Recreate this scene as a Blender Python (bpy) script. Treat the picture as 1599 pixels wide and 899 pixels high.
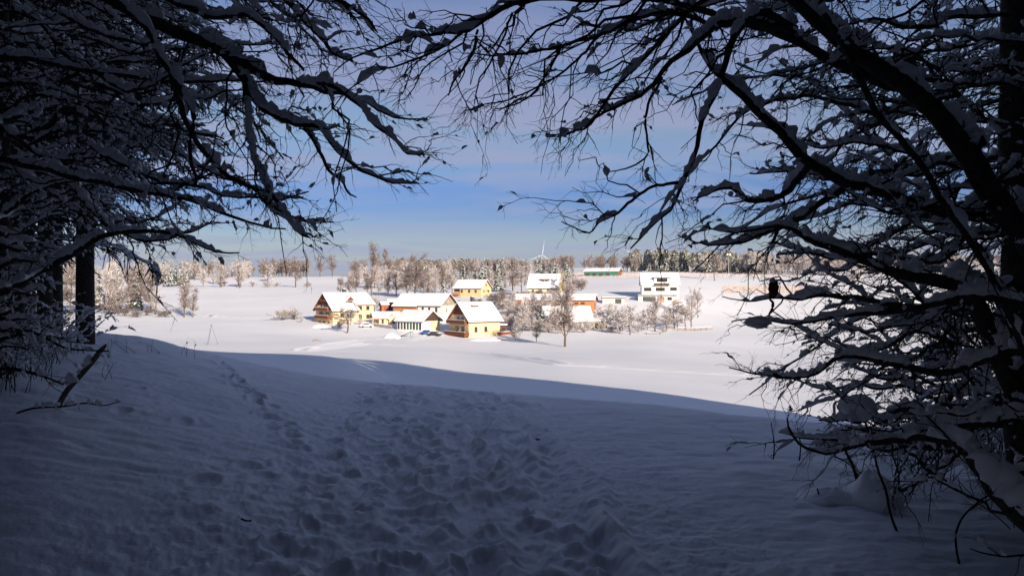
import bpy, math, random
import numpy as np
from mathutils import Vector, Matrix
R_ = math.radians
F = 1208.0
C = bpy.context.scene.collection
for o in list(bpy.data.objects): bpy.data.objects.remove(o)
sc = bpy.context.scene

# ------------------------------------------------------------------ camera, light, exposure
cam = bpy.data.cameras.new('camera'); camo = bpy.data.objects.new('camera', cam); C.objects.link(camo)
cam.sensor_width = 36; cam.lens = 36*F/1599; cam.clip_start = .05; cam.clip_end = 9000
camo.location = (0, 0, 0); camo.rotation_euler = (R_(90), 0, 0)
sc.camera = camo
SUN_AZ, SUN_EL = R_(152), R_(18)
SUNH = np.array([math.sin(SUN_AZ), math.cos(SUN_AZ)])
sun = bpy.data.lights.new('sun', 'SUN'); suno = bpy.data.objects.new('sun', sun); C.objects.link(suno)
sun.energy = 5.0; sun.angle = R_(.5); sun.color = (1, .865, .71)
sd = Vector((SUNH[0]*math.cos(SUN_EL), SUNH[1]*math.cos(SUN_EL), math.sin(SUN_EL)))
suno.rotation_euler = sd.to_track_quat('Z', 'Y').to_euler(); suno.location = (20, -60, 40)
w = bpy.data.worlds.new('World'); sc.world = w; w.use_nodes = True
sc.view_settings.view_transform = 'Standard'; sc.view_settings.look = 'None'
sc.view_settings.gamma = 1; sc.view_settings.use_curve_mapping = False
sc.view_settings.exposure = .7
def world():
    nt = w.node_tree; nt.nodes.clear(); N = nt.nodes.new; Lk = nt.links.new
    out = N('ShaderNodeOutputWorld'); bg = N('ShaderNodeBackground'); bg.inputs[1].default_value = .064
    sky = N('ShaderNodeTexSky'); sky.sky_type = 'NISHITA'; sky.sun_disc = False
    sky.sun_elevation = SUN_EL; sky.sun_rotation = SUN_AZ; sky.ozone_density = 1.5; sky.air_density = 1.1; sky.dust_density = .6
    tc = N('ShaderNodeTexCoord'); sep = N('ShaderNodeSeparateXYZ'); Lk(tc.outputs['Generated'], sep.inputs[0])
    mx = N('ShaderNodeMath'); mx.operation = 'MAXIMUM'; mx.inputs[1].default_value = .0; Lk(sep.outputs[2], mx.inputs[0])
    ad = N('ShaderNodeMath'); ad.operation = 'ADD'; ad.inputs[1].default_value = .10; Lk(mx.outputs[0], ad.inputs[0])
    dx = N('ShaderNodeMath'); dx.operation = 'DIVIDE'; Lk(sep.outputs[0], dx.inputs[0]); Lk(ad.outputs[0], dx.inputs[1])
    dy = N('ShaderNodeMath'); dy.operation = 'DIVIDE'; Lk(sep.outputs[1], dy.inputs[0]); Lk(ad.outputs[0], dy.inputs[1])
    cb = N('ShaderNodeCombineXYZ'); Lk(dx.outputs[0], cb.inputs[0]); Lk(dy.outputs[0], cb.inputs[1])
    mp = N('ShaderNodeMapping'); mp.inputs['Scale'].default_value = (1.0, 2.3, 1); mp.inputs['Rotation'].default_value = (0, 0, R_(8))
    mp.inputs['Location'].default_value = (1.3, 2.15, 0)
    Lk(cb.outputs[0], mp.inputs[0])
    n1 = N('ShaderNodeTexNoise'); n1.inputs['Scale'].default_value = .9; n1.inputs['Detail'].default_value = 7; n1.inputs['Roughness'].default_value = .52
    n1.inputs['Distortion'].default_value = .8
    Lk(mp.outputs[0], n1.inputs['Vector'])
    cr = N('ShaderNodeValToRGB'); cr.color_ramp.elements[0].position = .38; cr.color_ramp.elements[1].position = .62
    Lk(n1.outputs['Fac'], cr.inputs[0])
    # more veil high up, a thin bank at the horizon, a clearer blue band between
    el = N('ShaderNodeValToRGB'); e = el.color_ramp.elements
    e[0].position = 0; e[0].color = (.75,)*3+(1,); e[1].position = .05; e[1].color = (.5,)*3+(1,)
    for p, v in ((.08, .05), (.12, .08), (.145, .35), (.18, .55), (.25, .62), (.5, .6)):
        q = e.new(p); q.color = (v, v, v, 1)
    Lk(sep.outputs[2], el.inputs[0])
    mixf = N('ShaderNodeMath'); mixf.operation = 'MULTIPLY_ADD'; Lk(cr.outputs[0], mixf.inputs[0]); mixf.inputs[1].default_value = .75
    sub = N('ShaderNodeMath'); sub.operation = 'MULTIPLY_ADD'; sub.inputs[1].default_value = 1.0; sub.inputs[2].default_value = -.34
    Lk(el.outputs[0], sub.inputs[0]); Lk(sub.outputs[0], mixf.inputs[2])
    cl = N('ShaderNodeClamp'); cl.inputs['Max'].default_value = .92; Lk(mixf.outputs[0], cl.inputs[0])
    ct = N('ShaderNodeValToRGB'); e = ct.color_ramp.elements     # thin cirrus: paler towards the horizon
    e[0].position = 0; e[0].color = (.50, .57, .77, 1); e[1].position = .6; e[1].color = (.15, .19, .34, 1)
    q = e.new(.10); q.color = (.42, .50, .76, 1); q = e.new(.2); q.color = (.40, .45, .68, 1); q = e.new(.32); q.color = (.30, .36, .62, 1)
    Lk(sep.outputs[2], ct.inputs[0])
    sc2 = N('ShaderNodeVectorMath'); sc2.operation = 'SCALE'; sc2.inputs['Scale'].default_value = 8.0; Lk(ct.outputs[0], sc2.inputs[0])
    tint = N('ShaderNodeMix'); tint.data_type = 'RGBA'; tint.blend_type = 'MULTIPLY'; tint.inputs[0].default_value = 1
    tint.inputs[7].default_value = (1, 1, 1, 1)
    Lk(sky.outputs[0], tint.inputs[6])
    mix = N('ShaderNodeMix'); mix.data_type = 'RGBA'
    Lk(cl.outputs[0], mix.inputs[0]); Lk(tint.outputs[2], mix.inputs[6]); Lk(sc2.outputs[0], mix.inputs[7])
    # depth of the blue at each height above the horizon
    tr_ = N('ShaderNodeValToRGB'); e = tr_.color_ramp.elements; pts = ((0, .72, .75, .95), (.058, .60, .70, 1), (.095, .34, .50, 1), (.125, .34, .50, 1), (.16, .50, .64, .96), (.20, .64, .74, .92), (.35, .58, .70, .97), (.5, .48, .58, .80), (1, .46, .56, .78))
    e[0].position = 0; e[1].position = 1; e[0].color = (*pts[0][1:], 1); e[1].color = (*pts[-1][1:], 1)
    for p in pts[1:-1]: q = e.new(p[0]); q.color = (*p[1:], 1)
    Lk(sep.outputs[2], tr_.inputs[0]); Lk(tr_.outputs[0], tint.inputs[7])
    Lk(mix.outputs[2], bg.inputs[0]); Lk(bg.outputs[0], out.inputs[0])
world()

# ------------------------------------------------------------------ helpers
def at(px, py, Y): return np.array([(px-799.5)/F*Y, Y, (449.5-py)/F*Y])
def hash2(ix, iy, s):
    h = (ix.astype(np.int64)*374761393 + iy.astype(np.int64)*668265263 + s*974634777) & 0xffffffff
    h = ((h ^ (h >> 13))*1274126177) & 0xffffffff
    return ((h ^ (h >> 16)) & 0xffff)/65535.0
def vnoise(x, y, s=0):
    ix = np.floor(x); iy = np.floor(y); fx = x-ix; fy = y-iy
    fx = fx*fx*fx*(fx*(fx*6-15)+10); fy = fy*fy*fy*(fy*(fy*6-15)+10)
    a = hash2(ix, iy, s); b = hash2(ix+1, iy, s); c = hash2(ix, iy+1, s); d = hash2(ix+1, iy+1, s)
    return (a*(1-fx)+b*fx)*(1-fy)+(c*(1-fx)+d*fx)*fy - .5
def fbm(x, y, s=0, o=4):
    r = 0; a = 1
    for i in range(o):
        r = r + a*vnoise(x, y, s+i*17); x = x*2.03+5.1; y = y*2.03-3.7; a *= .5
    return r
def pchip(xk, yk, x):
    xk = np.asarray(xk, float); yk = np.asarray(yk, float)
    h = np.diff(xk); d = np.diff(yk, axis=0)/(h if yk.ndim == 1 else h[:, None])
    m = np.zeros_like(yk)
    p = d[:-1]*d[1:]
    with np.errstate(all='ignore'):
        hm = np.where(p > 0, 2*d[:-1]*d[1:]/(d[:-1]+d[1:]+1e-12), 0)
    m[1:-1] = hm; m[0] = d[0]; m[-1] = d[-1]
    i = np.clip(np.searchsorted(xk, x)-1, 0, len(xk)-2)
    t = np.clip((x-xk[i])/h[i], 0, 1); H = h[i]
    if yk.ndim == 2: t = t[:, None]; H = H[:, None]
    return ((2*t**3-3*t**2+1)*yk[i]+(t**3-2*t**2+t)*H*m[i]+(-2*t**3+3*t**2)*yk[i+1]+(t**3-t**2)*H*m[i+1])

def mesh_np(name, V, Q, mats, midx=None, smooth=False):
    me = bpy.data.meshes.new(name)
    V = np.ascontiguousarray(V, np.float32); Q = np.ascontiguousarray(Q, np.int32)
    me.vertices.add(len(V)); me.vertices.foreach_set('co', V.ravel())
    me.loops.add(Q.size); me.loops.foreach_set('vertex_index', Q.ravel())
    me.polygons.add(len(Q)); me.polygons.foreach_set('loop_start', np.arange(0, Q.size, 4, dtype=np.int32))
    if midx is not None: me.polygons.foreach_set('material_index', np.ascontiguousarray(midx, np.int32))
    me.polygons.foreach_set('use_smooth', np.full(len(Q), smooth))
    me.update(calc_edges=True)
    for m in (mats if isinstance(mats, (list, tuple)) else [mats]): me.materials.append(m)
    return me
def link(name, me, parent=None):
    o = bpy.data.objects.new(name, me); C.objects.link(o)
    if parent: o.parent = parent
    return o
def tag(o, label=None, cat=None, group=None, kind=None):
    if label: o['label'] = label
    if cat: o['category'] = cat
    if group: o['group'] = group
    if kind: o['kind'] = kind
    return o
def empty(name, loc, rz=0):
    o = bpy.data.objects.new(name, None); C.objects.link(o); o.location = tuple(float(v) for v in loc); o.rotation_euler = (0, 0, rz)
    o.empty_display_size = .3
    return o
def copy_tree(o, parent=None):
    c = o.copy(); C.objects.link(c)
    if parent: c.parent = parent
    for ch in list(o.children): copy_tree(ch, c)
    return c

# ------------------------------------------------------------------ materials
def mat(name, col, rough=.8, spec=.2, noise=None, bump=None, metal=0, col2=None):
    m = bpy.data.materials.new(name); m.use_nodes = True; nt = m.node_tree
    b = nt.nodes['Principled BSDF']; b.inputs['Base Color'].default_value = (*col, 1)
    b.inputs['Roughness'].default_value = rough; b.inputs['Specular IOR Level'].default_value = spec; b.inputs['Metallic'].default_value = metal
    tc = nt.nodes.new('ShaderNodeTexCoord')
    if noise:
        n = nt.nodes.new('ShaderNodeTexNoise'); n.inputs['Scale'].default_value = noise; n.inputs['Detail'].default_value = 6
        nt.links.new(tc.outputs['Object'], n.inputs['Vector'])
        cr = nt.nodes.new('ShaderNodeValToRGB'); cr.color_ramp.elements[0].position = .35; cr.color_ramp.elements[1].position = .65
        cr.color_ramp.elements[0].color = (*col, 1); cr.color_ramp.elements[1].color = (*(col2 or tuple(c*.7 for c in col)), 1)
        nt.links.new(n.outputs['Fac'], cr.inputs[0]); nt.links.new(cr.outputs[0], b.inputs['Base Color'])
    if bump:
        n = nt.nodes.new('ShaderNodeTexNoise'); n.inputs['Scale'].default_value = bump[0]; n.inputs['Detail'].default_value = 8
        n.inputs['Roughness'].default_value = .65
        nt.links.new(tc.outputs['Object'], n.inputs['Vector'])
        bp = nt.nodes.new('ShaderNodeBump'); bp.inputs['Strength'].default_value = bump[1]; bp.inputs['Distance'].default_value = bump[2]
        nt.links.new(n.outputs['Fac'], bp.inputs['Height']); nt.links.new(bp.outputs[0], b.inputs['Normal'])
    return m
M = {}
M['snow_ground'] = mat('snow_ground', (.86, .87, .90), .65, .25, noise=.05, col2=(.80, .81, .84), bump=(9, .5, .03))
M['snow'] = mat('snow', (.86, .87, .90), .6, .25, bump=(14, .4, .02))
M['snow_far'] = mat('snow_far', (.84, .83, .84), .7, .2, noise=.6, col2=(.74, .74, .77))
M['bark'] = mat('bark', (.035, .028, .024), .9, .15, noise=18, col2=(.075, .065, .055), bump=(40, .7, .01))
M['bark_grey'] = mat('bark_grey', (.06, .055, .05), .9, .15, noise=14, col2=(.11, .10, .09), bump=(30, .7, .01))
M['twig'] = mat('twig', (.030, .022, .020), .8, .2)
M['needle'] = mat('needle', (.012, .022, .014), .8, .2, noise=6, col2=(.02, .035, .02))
M['twig_brown'] = mat('twig_brown', (.16, .12, .105), .95, .05, noise=.35, col2=(.34, .28, .26))
M['twig_frost'] = mat('twig_frost', (.33, .28, .26), .95, .05, noise=.4, col2=(.66, .61, .60))
M['twig_dark'] = mat('twig_dark', (.11, .075, .05), .95, .05, noise=.5, col2=(.22, .17, .14))
M['twig_red'] = mat('twig_red', (.36, .16, .12), .95, .05, noise=.6, col2=(.5, .33, .3))
M['twig_yellow'] = mat('twig_yellow', (.34, .27, .08), .95, .05, noise=.6, col2=(.5, .44, .22))
M['leaf_orange'] = mat('leaf_orange', (.42, .17, .05), .9, .05, noise=.9, col2=(.3, .12, .05))
M['trunk_far'] = mat('trunk_far', (.10, .07, .05), .95, .05, noise=2, col2=(.17, .13, .10))
M['spruce_far'] = mat('spruce_far', (.035, .05, .032), .9, .1, noise=.8, col2=(.06, .075, .05))
M['pine_far'] = mat('pine_far', (.07, .075, .045), .9, .1, noise=.8, col2=(.12, .11, .07))
M['wall_yellow'] = mat('wall_yellow', (.74, .60, .35), .85, .1, noise=.7, col2=(.66, .53, .31))
M['wall_peach'] = mat('wall_peach', (.72, .50, .28), .85, .1, noise=1.2, col2=(.66, .46, .26))
M['wall_white'] = mat('wall_white', (.80, .76, .68), .85, .1, noise=1.2, col2=(.74, .70, .62))
M['wall_cream'] = mat('wall_cream', (.78, .70, .46), .85, .1, noise=1.2, col2=(.70, .63, .42))
M['wall_olive'] = mat('wall_olive', (.38, .33, .18), .85, .1, noise=1.2, col2=(.45, .38, .2))
M['wall_grey'] = mat('wall_grey', (.36, .30, .24), .9, .1, noise=1.0, col2=(.28, .23, .18))
M['wall_plain'] = mat('wall_plain', (.46, .44, .42), .9, .1, noise=1.0, col2=(.55, .52, .48))
M['wood_red'] = mat('wood_red', (.20, .062, .028), .8, .2, noise=2.5, col2=(.14, .045, .022))
M['wood_brown'] = mat('wood_brown', (.28, .115, .05), .8, .2, noise=2.5, col2=(.21, .085, .04))
M['wood_orange'] = mat('wood_orange', (.50, .23, .10), .8, .2, noise=2.0, col2=(.40, .17, .075))
M['wood_dark'] = mat('wood_dark', (.07, .04, .03), .8, .2, noise=2.5, col2=(.10, .055, .035))
M['metal_dark'] = mat('metal_dark', (.05, .055, .055), .5, .4)
M['metal_grey'] = mat('metal_grey', (.30, .30, .31), .45, .4, metal=.6, noise=8, col2=(.22, .22, .23))
M['metal_white'] = mat('metal_white', (.50, .52, .56), .5, .4)
M['frame_white'] = mat('frame_white', (.78, .76, .72), .6, .3)
M['frame_brown'] = mat('frame_brown', (.16, .08, .05), .6, .3)
M['glass'] = mat('glass', (.035, .035, .04), .12, .6)
M['glass_green'] = mat('glass_green', (.03, .11, .095), .2, .6)
M['green_wall'] = mat('green_wall', (.05, .22, .16), .7, .2, noise=1.0, col2=(.035, .16, .12))
M['brick'] = mat('brick', (.42, .14, .09), .9, .1, noise=3, col2=(.32, .11, .07))
M['concrete'] = mat('concrete', (.30, .27, .23), .9, .1, noise=1.5, col2=(.24, .21, .18))
M['car_dark'] = mat('car_dark', (.04, .04, .05), .3, .5)
M['car_blue'] = mat('car_blue', (.03, .10, .35), .3, .5)
M['car_white'] = mat('car_white', (.75, .75, .75), .3, .5)
M['rubber'] = mat('rubber', (.02, .02, .02), .8, .1)
M['dead_leaf'] = mat('dead_leaf', (.05, .022, .012), .9, .1, noise=60, col2=(.09, .045, .02))
M['grass_dry'] = mat('grass_dry', (.52, .40, .33), .95, .05, noise=.25, col2=(.66, .55, .50))
M['stump'] = mat('stump', (.16, .13, .10), .9, .1, noise=20, col2=(.09, .07, .05), bump=(50, .7, .01))

# ------------------------------------------------------------------ terrain
def zz(py, Y): return (449.5-py)/F*Y
COLS = {   # px : list of (depth, ground height)
 -1400: [(5,-1.5),(15,-1.2),(30,-1.0),(60,-2.0),(120,-4),(250,-5),(450,4),(800,14),(2400,0)],
 -300: [(5,-1.35),(12,-.9),(25,-.6),(60,-2.2),(120,-6),(200,-9),(300,-8),(450,4),(600,12),(900,14),(2400,0)],
 0:   [(3,-1.5),(6,-1.25),(10,-1.05),(15,-.93),(25,-1.2),(50,-2.8),(100,-7),(200,-10.8),(300,-9.2),(400,-3),(460,1.5),(600,10),(900,12),(2400,0)],
 200: [(3,-1.53),(6,-1.38),(10,-1.25),(18,-1.17),(30,-2.1),(50,-3.45),(62,-4.6),(120,-9.8),(170,-11.6),(210,-12.6),(300,-9.9),(400,-4),(470,1),(500,1.2),(600,8.5),(900,6),(2400,0)],
 330: [(3,-1.55),(6,-1.45),(10,-1.45),(20,-1.78),(35,-3.1),(55,-4.5),(62,-5.15),(80,-7.2),(110,-9.7),(150,-11.3),(200,-13.2),(290,-11.2),(400,-4),(470,1.0),(500,1.2),(610,8.6),(900,6),(2400,0)],
 520: [(3,-1.57),(6,-1.58),(12,-1.8),(21,-2.46),(34,-4.0),(60,-5.35),(75,-6.7),(100,-9.1),(150,-12.0),(230,-14.3),(270,-12.4),(330,-8.5),(400,-3),(470,1.0),(500,1.4),(600,9),(900,10),(2400,0)],
 620: [(3,-1.57),(6,-1.6),(12,-1.85),(20,-2.46),(35,-4.9),(60,-7.3),(95,-9.2),(150,-12.2),(225,-15.0),(250,-13.4),(280,-10.0),(340,-6),(400,-2),(470,2),(600,11),(900,14),(2400,0)],
 740: [(3,-1.57),(6,-1.6),(12,-1.9),(19,-2.5),(35,-5.2),(60,-7.9),(80,-9.1),(140,-12.4),(215,-15.6),(240,-14.9),(280,-10.5),(360,-4.0),(420,0),(500,6),(650,14),(900,22),(2400,0)],
 860: [(3,-1.57),(6,-1.62),(12,-1.95),(18,-2.56),(35,-5.5),(60,-7.9),(72,-8.6),(120,-11.3),(205,-15.4),(255,-13.2),(300,-8.1),(350,-3.4),(420,1),(500,7),(650,14),(900,22),(2400,0)],
 1000:[(3,-1.57),(6,-1.65),(12,-2.0),(17,-2.55),(35,-5.9),(50,-7.25),(60,-8.0),(100,-10.8),(200,-14.9),(260,-13.9),(325,-5.6),(345,-3.0),(400,1.6),(480,7.0),(600,12.5),(700,15),(900,24),(2400,0)],
 1200:[(3,-1.57),(6,-1.68),(12,-2.1),(16,-2.72),(33,-6.1),(45,-7.3),(55,-8.3),(100,-11.8),(200,-16.2),(260,-15.0),(330,-10.5),(420,-1.8),(480,3.5),(560,9.0),(700,14),(900,24),(2400,0)],
 1400:[(3,-1.57),(6,-1.7),(12,-2.2),(15,-2.75),(30,-6.2),(45,-8.0),(100,-12.5),(200,-16.5),(300,-14.0),(400,-4),(560,9.0),(700,14),(1000,30),(2400,0)],
 1750:[(3,-1.57),(6,-1.75),(12,-2.3),(20,-3.2),(45,-7.0),(100,-12),(200,-15),(300,-13),(450,0),(600,9.0),(1000,25),(2400,0)],
 2900:[(5,-1.6),(20,-2.2),(60,-4),(200,-9),(500,-5),(2400,0)],
}
RG = np.concatenate([[0], np.geomspace(.5, 2400, 500)])
ths, tab = [], []
def addcol(th, c, pts):
    rr = [0]+[p[0]/c for p in pts]; z = [-1.6]+[p[1] for p in pts]
    tab.append(pchip(rr, z, np.minimum(RG, rr[-1]))); ths.append(th)
BK = [(5,-1.55),(20,-1.3),(60,-.8),(150,0),(500,2),(2400,0)]
addcol(-math.pi, 1, BK); addcol(R_(-95), 1, [(5,-1.5),(15,-1.2),(40,-1),(200,-1),(2400,0)])
for p in sorted(COLS):
    th = math.atan((p-799.5)/F); addcol(th, math.cos(th), COLS[p])
addcol(R_(95), 1, [(5,-1.6),(15,-1.7),(40,-1.9),(200,-2),(2400,0)]); addcol(math.pi, 1, BK)
ths = np.array(ths); tab = np.array(tab)
TG = np.linspace(-math.pi, math.pi, 1441)
TAB = pchip(ths, tab, TG)
# ease the creases between the columns
for _ in range(30): TAB[1:-1] = .25*TAB[:-2]+.5*TAB[1:-1]+.25*TAB[2:]
LR = np.log(RG[1:])
def base_h(x, y):
    x = np.asarray(x, float); y = np.asarray(y, float)
    r = np.maximum(np.hypot(x, y), 1e-6); th = np.arctan2(x, y)
    a = (th+math.pi)/(2*math.pi)*1440; i = np.clip(np.floor(a).astype(int), 0, 1439); fa = a-i
    lr = (np.log(r)-LR[0])/(LR[1]-LR[0]); j = np.clip(np.floor(lr).astype(int), 0, 498); fb = np.clip(lr-j, 0, 1)
    T = TAB[:, 1:]
    z = (T[i, j]*(1-fb)+T[i, j+1]*fb)*(1-fa)+(T[i+1, j]*(1-fb)+T[i+1, j+1]*fb)*fa
    far = np.clip((r-60)/150, 0, 1)
    return z + far*(.7*fbm(x/55, y/55, 3, 3))
def gh(x, y): return float(base_h(np.array([x]), np.array([y]))[0])
YS = np.geomspace(3, 900, 2600)
def hit(px, py, y0=3, y1=900):
    ys = YS[(YS >= y0) & (YS <= y1)]
    xs = (px-799.5)/F*ys
    d = base_h(xs, ys)-zz(py, ys)
    k = np.where(d > 0)[0]
    k = k[0] if len(k) else -1
    return np.array([xs[k], ys[k], base_h(xs[k:k+1], ys[k:k+1])[0] if k >= 0 else base_h(xs[-1:], ys[-1:])[0]])

rs = np.random.RandomState(7)
def path_cx(y): return np.interp(y, [0, 4.3, 7, 12, 18, 30], [-.25, -.36, -.6, -1.1, -1.75, -3.0])
def near_disp(x, y):
    r = np.hypot(x, y); d = np.zeros_like(x)
    k = np.clip((34-r)/14, 0, 1)
    d += k*(.055*fbm(x*.55, y*.55, 11, 3)+.030*fbm(x*1.7, y*2.2, 12, 3)+.020*fbm(x*2.6+.6*y, y*7.5, 13, 3)+.009*fbm(x*9, y*13, 14, 3))
    u = x-path_cx(y)
    band = np.exp(-(np.abs(u+.05)/(1.15+.035*np.clip(y-4, 0, 14)))**5)*np.clip((23-y)/4, 0, 1)*(y > 0)
    d += band*(-.055+.06*fbm(x*2.6, y*2.2, 21, 3)+.075*fbm(x*6, y*5, 22, 4))
    rg = 1-2*np.abs(fbm(x*3.2, y*2.6, 25, 2)); d += band*.045*np.clip(rg, 0, 1)**2
    # raised lumpy ridges left by wheels and sledges along the right side
    for off, hh, ww in ((.62, .055, .07), (1.12, .065, .08), (-1.02, .035, .10), (.22, .03, .07), (-.45, .03, .08)):
        uu = u-off-.10*fbm(y*.5, y*0+off*9, 31, 2)-.015*(y-4)*np.sign(off)
        lump = .55+1.3*np.clip(fbm(x*2.2, y*3.4, 32, 2)+.25, 0, 1)
        d += hh*lump*np.exp(-(uu/ww)**2)*np.clip((21-y)/4, 0, 1)*(y > 0)
        d -= .6*hh*np.exp(-((uu+.17)/(ww*1.1))**2)*np.clip((21-y)/4, 0, 1)*(y > 0)
    return d
PITS = []
for k in range(390):
    y = 2.2+19*rs.rand()**.85; u = rs.uniform(-1.05, 1.0); PITS.append((path_cx(y)+u*(1+.03*(y-4)), y, rs.uniform(-.5, .5), rs.uniform(.06, .17), rs.uniform(.035, .085), rs.uniform(.03, .10)))
for k in range(25):
    y = rs.uniform(2.5, 16); PITS.append((path_cx(y)-rs.uniform(1.0, 1.9), y, rs.uniform(-.6, .6), .15, .09, rs.uniform(.02, .05)))
for k, (px, py) in enumerate(((345,568),(360,580),(372,595),(385,612),(398,630),(410,645),(425,665),(450,690),(470,712),(505,745),(285,655),(215,605),(955,750),(190,640))):
    p = hit(px, py, 3, 40); PITS.append((p[0], p[1], .3, .13, .08, .05 if k < 10 else .022))
for k in range(40):
    px = rs.uniform(330, 470); p = hit(px, 560+(px-330)*.9+rs.uniform(-12, 12), 3, 40); PITS.append((p[0], p[1], rs.uniform(-1, 1), .13, .08, rs.uniform(.03, .06)))
# tracks over the sunlit field as low berms
TRACKS = [([(468,547),(520,537),(560,531),(600,527),(640,531)], 1.0, .30), ([(470,548),(520,543),(570,536),(640,540),(760,552),(880,570),(1010,594),(1150,622)], .9, .28),
          ([(600,527),(690,545),(800,560),(930,585)], .7, .18), ([(340,494),(420,497),(470,498)], 1.2, .3), ([(165,489),(250,488),(340,494)], 1.2, .4),
          ([(640,531),(670,524),(690,521)], 1.0, .3)]
def terrain():
    tf = np.arange(-42, 42.001, .095)
    th = np.concatenate([np.arange(-180, -70, 5), np.arange(-70, -42, .5), tf, np.arange(42.5, 70, .5), np.arange(70, 180, 5)])
    th = np.radians(th)
    rr = [1.0]
    while rr[-1] < 2400:
        r = rr[-1]; rr.append(r*(1.0065 if r < 26 else 1.0095 if r < 420 else 1.03))
    rr = np.array(rr)
    T, Rr = np.meshgrid(th, rr, indexing='ij')
    X = (np.sin(T)*Rr).ravel(); Y = (np.cos(T)*Rr).ravel()
    Z = base_h(X, Y)
    nm = np.hypot(X, Y) < 36
    D = near_disp(X[nm], Y[nm]); xn, yn = X[nm], Y[nm]
    for (cx, cy, a, l, w_, dep) in PITS:
        m = (np.abs(xn-cx) < .5) & (np.abs(yn-cy) < .5)
        if not m.any(): continue
        ux = xn[m]-cx; uy = yn[m]-cy; ca, sa = math.cos(a), math.sin(a)
        lu = (ux*ca+uy*sa)/w_; lv = (-ux*sa+uy*ca)/l; q = lu*lu+lv*lv
        D[m] += dep*(-np.exp(-q*q*.8)+.42*np.exp(-((np.sqrt(q)-1.45)/.42)**2)*(1+.8*np.tanh(lv)))
    # trodden snow is packed: no peaks above, no holes far below
    u = xn-path_cx(yn); tr = np.exp(-(np.abs(u)/2.2)**6)*(yn > 0)
    D = D*(1-tr)+tr*(.050*np.tanh((D+.02)/.085)-.055)
    for off, amp in ((.42, .9), (.86, .75), (1.2, 1.0), (-.10, .4), (-.80, .35)):
        uu = u*(1/(1+.03*np.clip(yn-4, 0, 14)))-off-.24*fbm(yn*.6, yn*0+off*9, 41, 2)
        fade = np.clip((21-yn)/5, 0, 1)*(yn > 0)*amp*np.clip(.75+1.6*fbm(xn*.9+off*5, yn*.8, 47, 2), .05, 1.2)
        D += .060*(.55+.9*np.clip(fbm(xn*4.0, yn*3.6, 42, 3)+.3, 0, 1))*np.exp(-(uu/.07)**2)*fade-.050*np.exp(-((uu+.16)/.075)**2)*fade
    D += tr*(.022*fbm(xn*11, yn*11, 44, 3)+.010*fbm(xn*30, yn*30, 45, 2))
    Z[nm] += D
    for pts, w_, h_ in TRACKS:
        P = np.array([hit(px, py, 105, 600) for px, py in pts])
        dd = np.full(len(X), 1e9)
        bb = (X > P[:, 0].min()-6) & (X < P[:, 0].max()+6) & (Y > P[:, 1].min()-6) & (Y < P[:, 1].max()+6)
        xs, ys = X[bb], Y[bb]; best = np.full(len(xs), 1e9)
        for a, b in zip(P[:-1, :2], P[1:, :2]):
            ab = b-a; t = np.clip(((xs-a[0])*ab[0]+(ys-a[1])*ab[1])/(ab@ab), 0, 1)
            best = np.minimum(best, np.hypot(xs-a[0]-t*ab[0], ys-a[1]-t*ab[1]))
        Z[bb] += h_*(np.exp(-((best-w_*1.3)/(w_*.6))**2)-.25*np.exp(-(best/(w_*.8))**2))
    nT, nR = len(th), len(rr)
    idx = np.arange(nT*nR).reshape(nT, nR)
    ii = idx; jj = np.roll(idx, -1, axis=0)
    Q = np.stack([ii[:, :-1], ii[:, 1:], jj[:, 1:], jj[:, :-1]], -1).reshape(-1, 4)
    V = np.stack([X, Y, Z], 1)
    # inner disc: quads of the fan
    V = np.vstack([V, [[0, 0, -1.6]]]); c = len(V)-1
    k = np.arange(0, nT-2, 2)
    fan = np.stack([np.full(len(k), c), ii[k, 0], ii[k+1, 0], ii[k+2, 0]], 1)
    Q = np.vstack([Q, fan])
    o = link('snowy_ground', mesh_np('snowy_ground', V, Q, M['snow_ground'], smooth=True))
    tag(o, kind='structure')
terrain()

# ------------------------------------------------------------------ tubes, twigs, lumps (all batched)
def tubes(P, Rd, sides=5, up=None, squash=1.0, rot=None):
    """P (N,n,3), Rd (N,n) -> verts, quads"""
    N, n, _ = P.shape
    d = np.gradient(P, axis=1); d /= np.linalg.norm(d, axis=2, keepdims=True)+1e-9
    U = np.array([0, 0, 1.0]) if up is None else np.asarray(up, float)
    s = np.cross(d, U); ln = np.linalg.norm(s, axis=2, keepdims=True)
    s = np.where(ln < .15, np.cross(d, np.array([1.0, .2, 0])), s); s /= np.linalg.norm(s, axis=2, keepdims=True)+1e-9
    v = np.cross(s, d)
    a = np.arange(sides)/sides*2*math.pi
    ca, sa = np.cos(a), np.sin(a)
    V = P[:, :, None, :]+Rd[:, :, None, None]*(s[:, :, None, :]*ca[:, None]+squash*v[:, :, None, :]*sa[:, None])
    idx = np.arange(N*n*sides).reshape(N, n, sides); nx = np.roll(idx, -1, axis=2)
    Q = np.stack([idx[:, :-1], nx[:, :-1], nx[:, 1:], idx[:, 1:]], -1).reshape(-1, 4)
    return V.reshape(-1, 3), Q
class Acc:
    def __init__(s): s.V = []; s.Q = []; s.M = []; s.n = 0
    def add(s, V, Q, mi=0):
        s.V.append(V); s.Q.append(Q+s.n); s.M.append(np.full(len(Q), mi)); s.n += len(V)
    def mesh(s, name, mats, smooth=True, off=None):
        V = np.vstack(s.V)
        if off is not None: V = V-np.asarray(off)
        return mesh_np(name, V, np.vstack(s.Q), mats, np.concatenate(s.M), smooth)
def resample(pts, n):
    pts = np.asarray(pts, float)
    L = np.concatenate([[0], np.cumsum(np.linalg.norm(np.diff(pts[:, :3], axis=0), axis=1))])
    return pchip(L, pts, np.linspace(0, L[-1], n))
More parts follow.
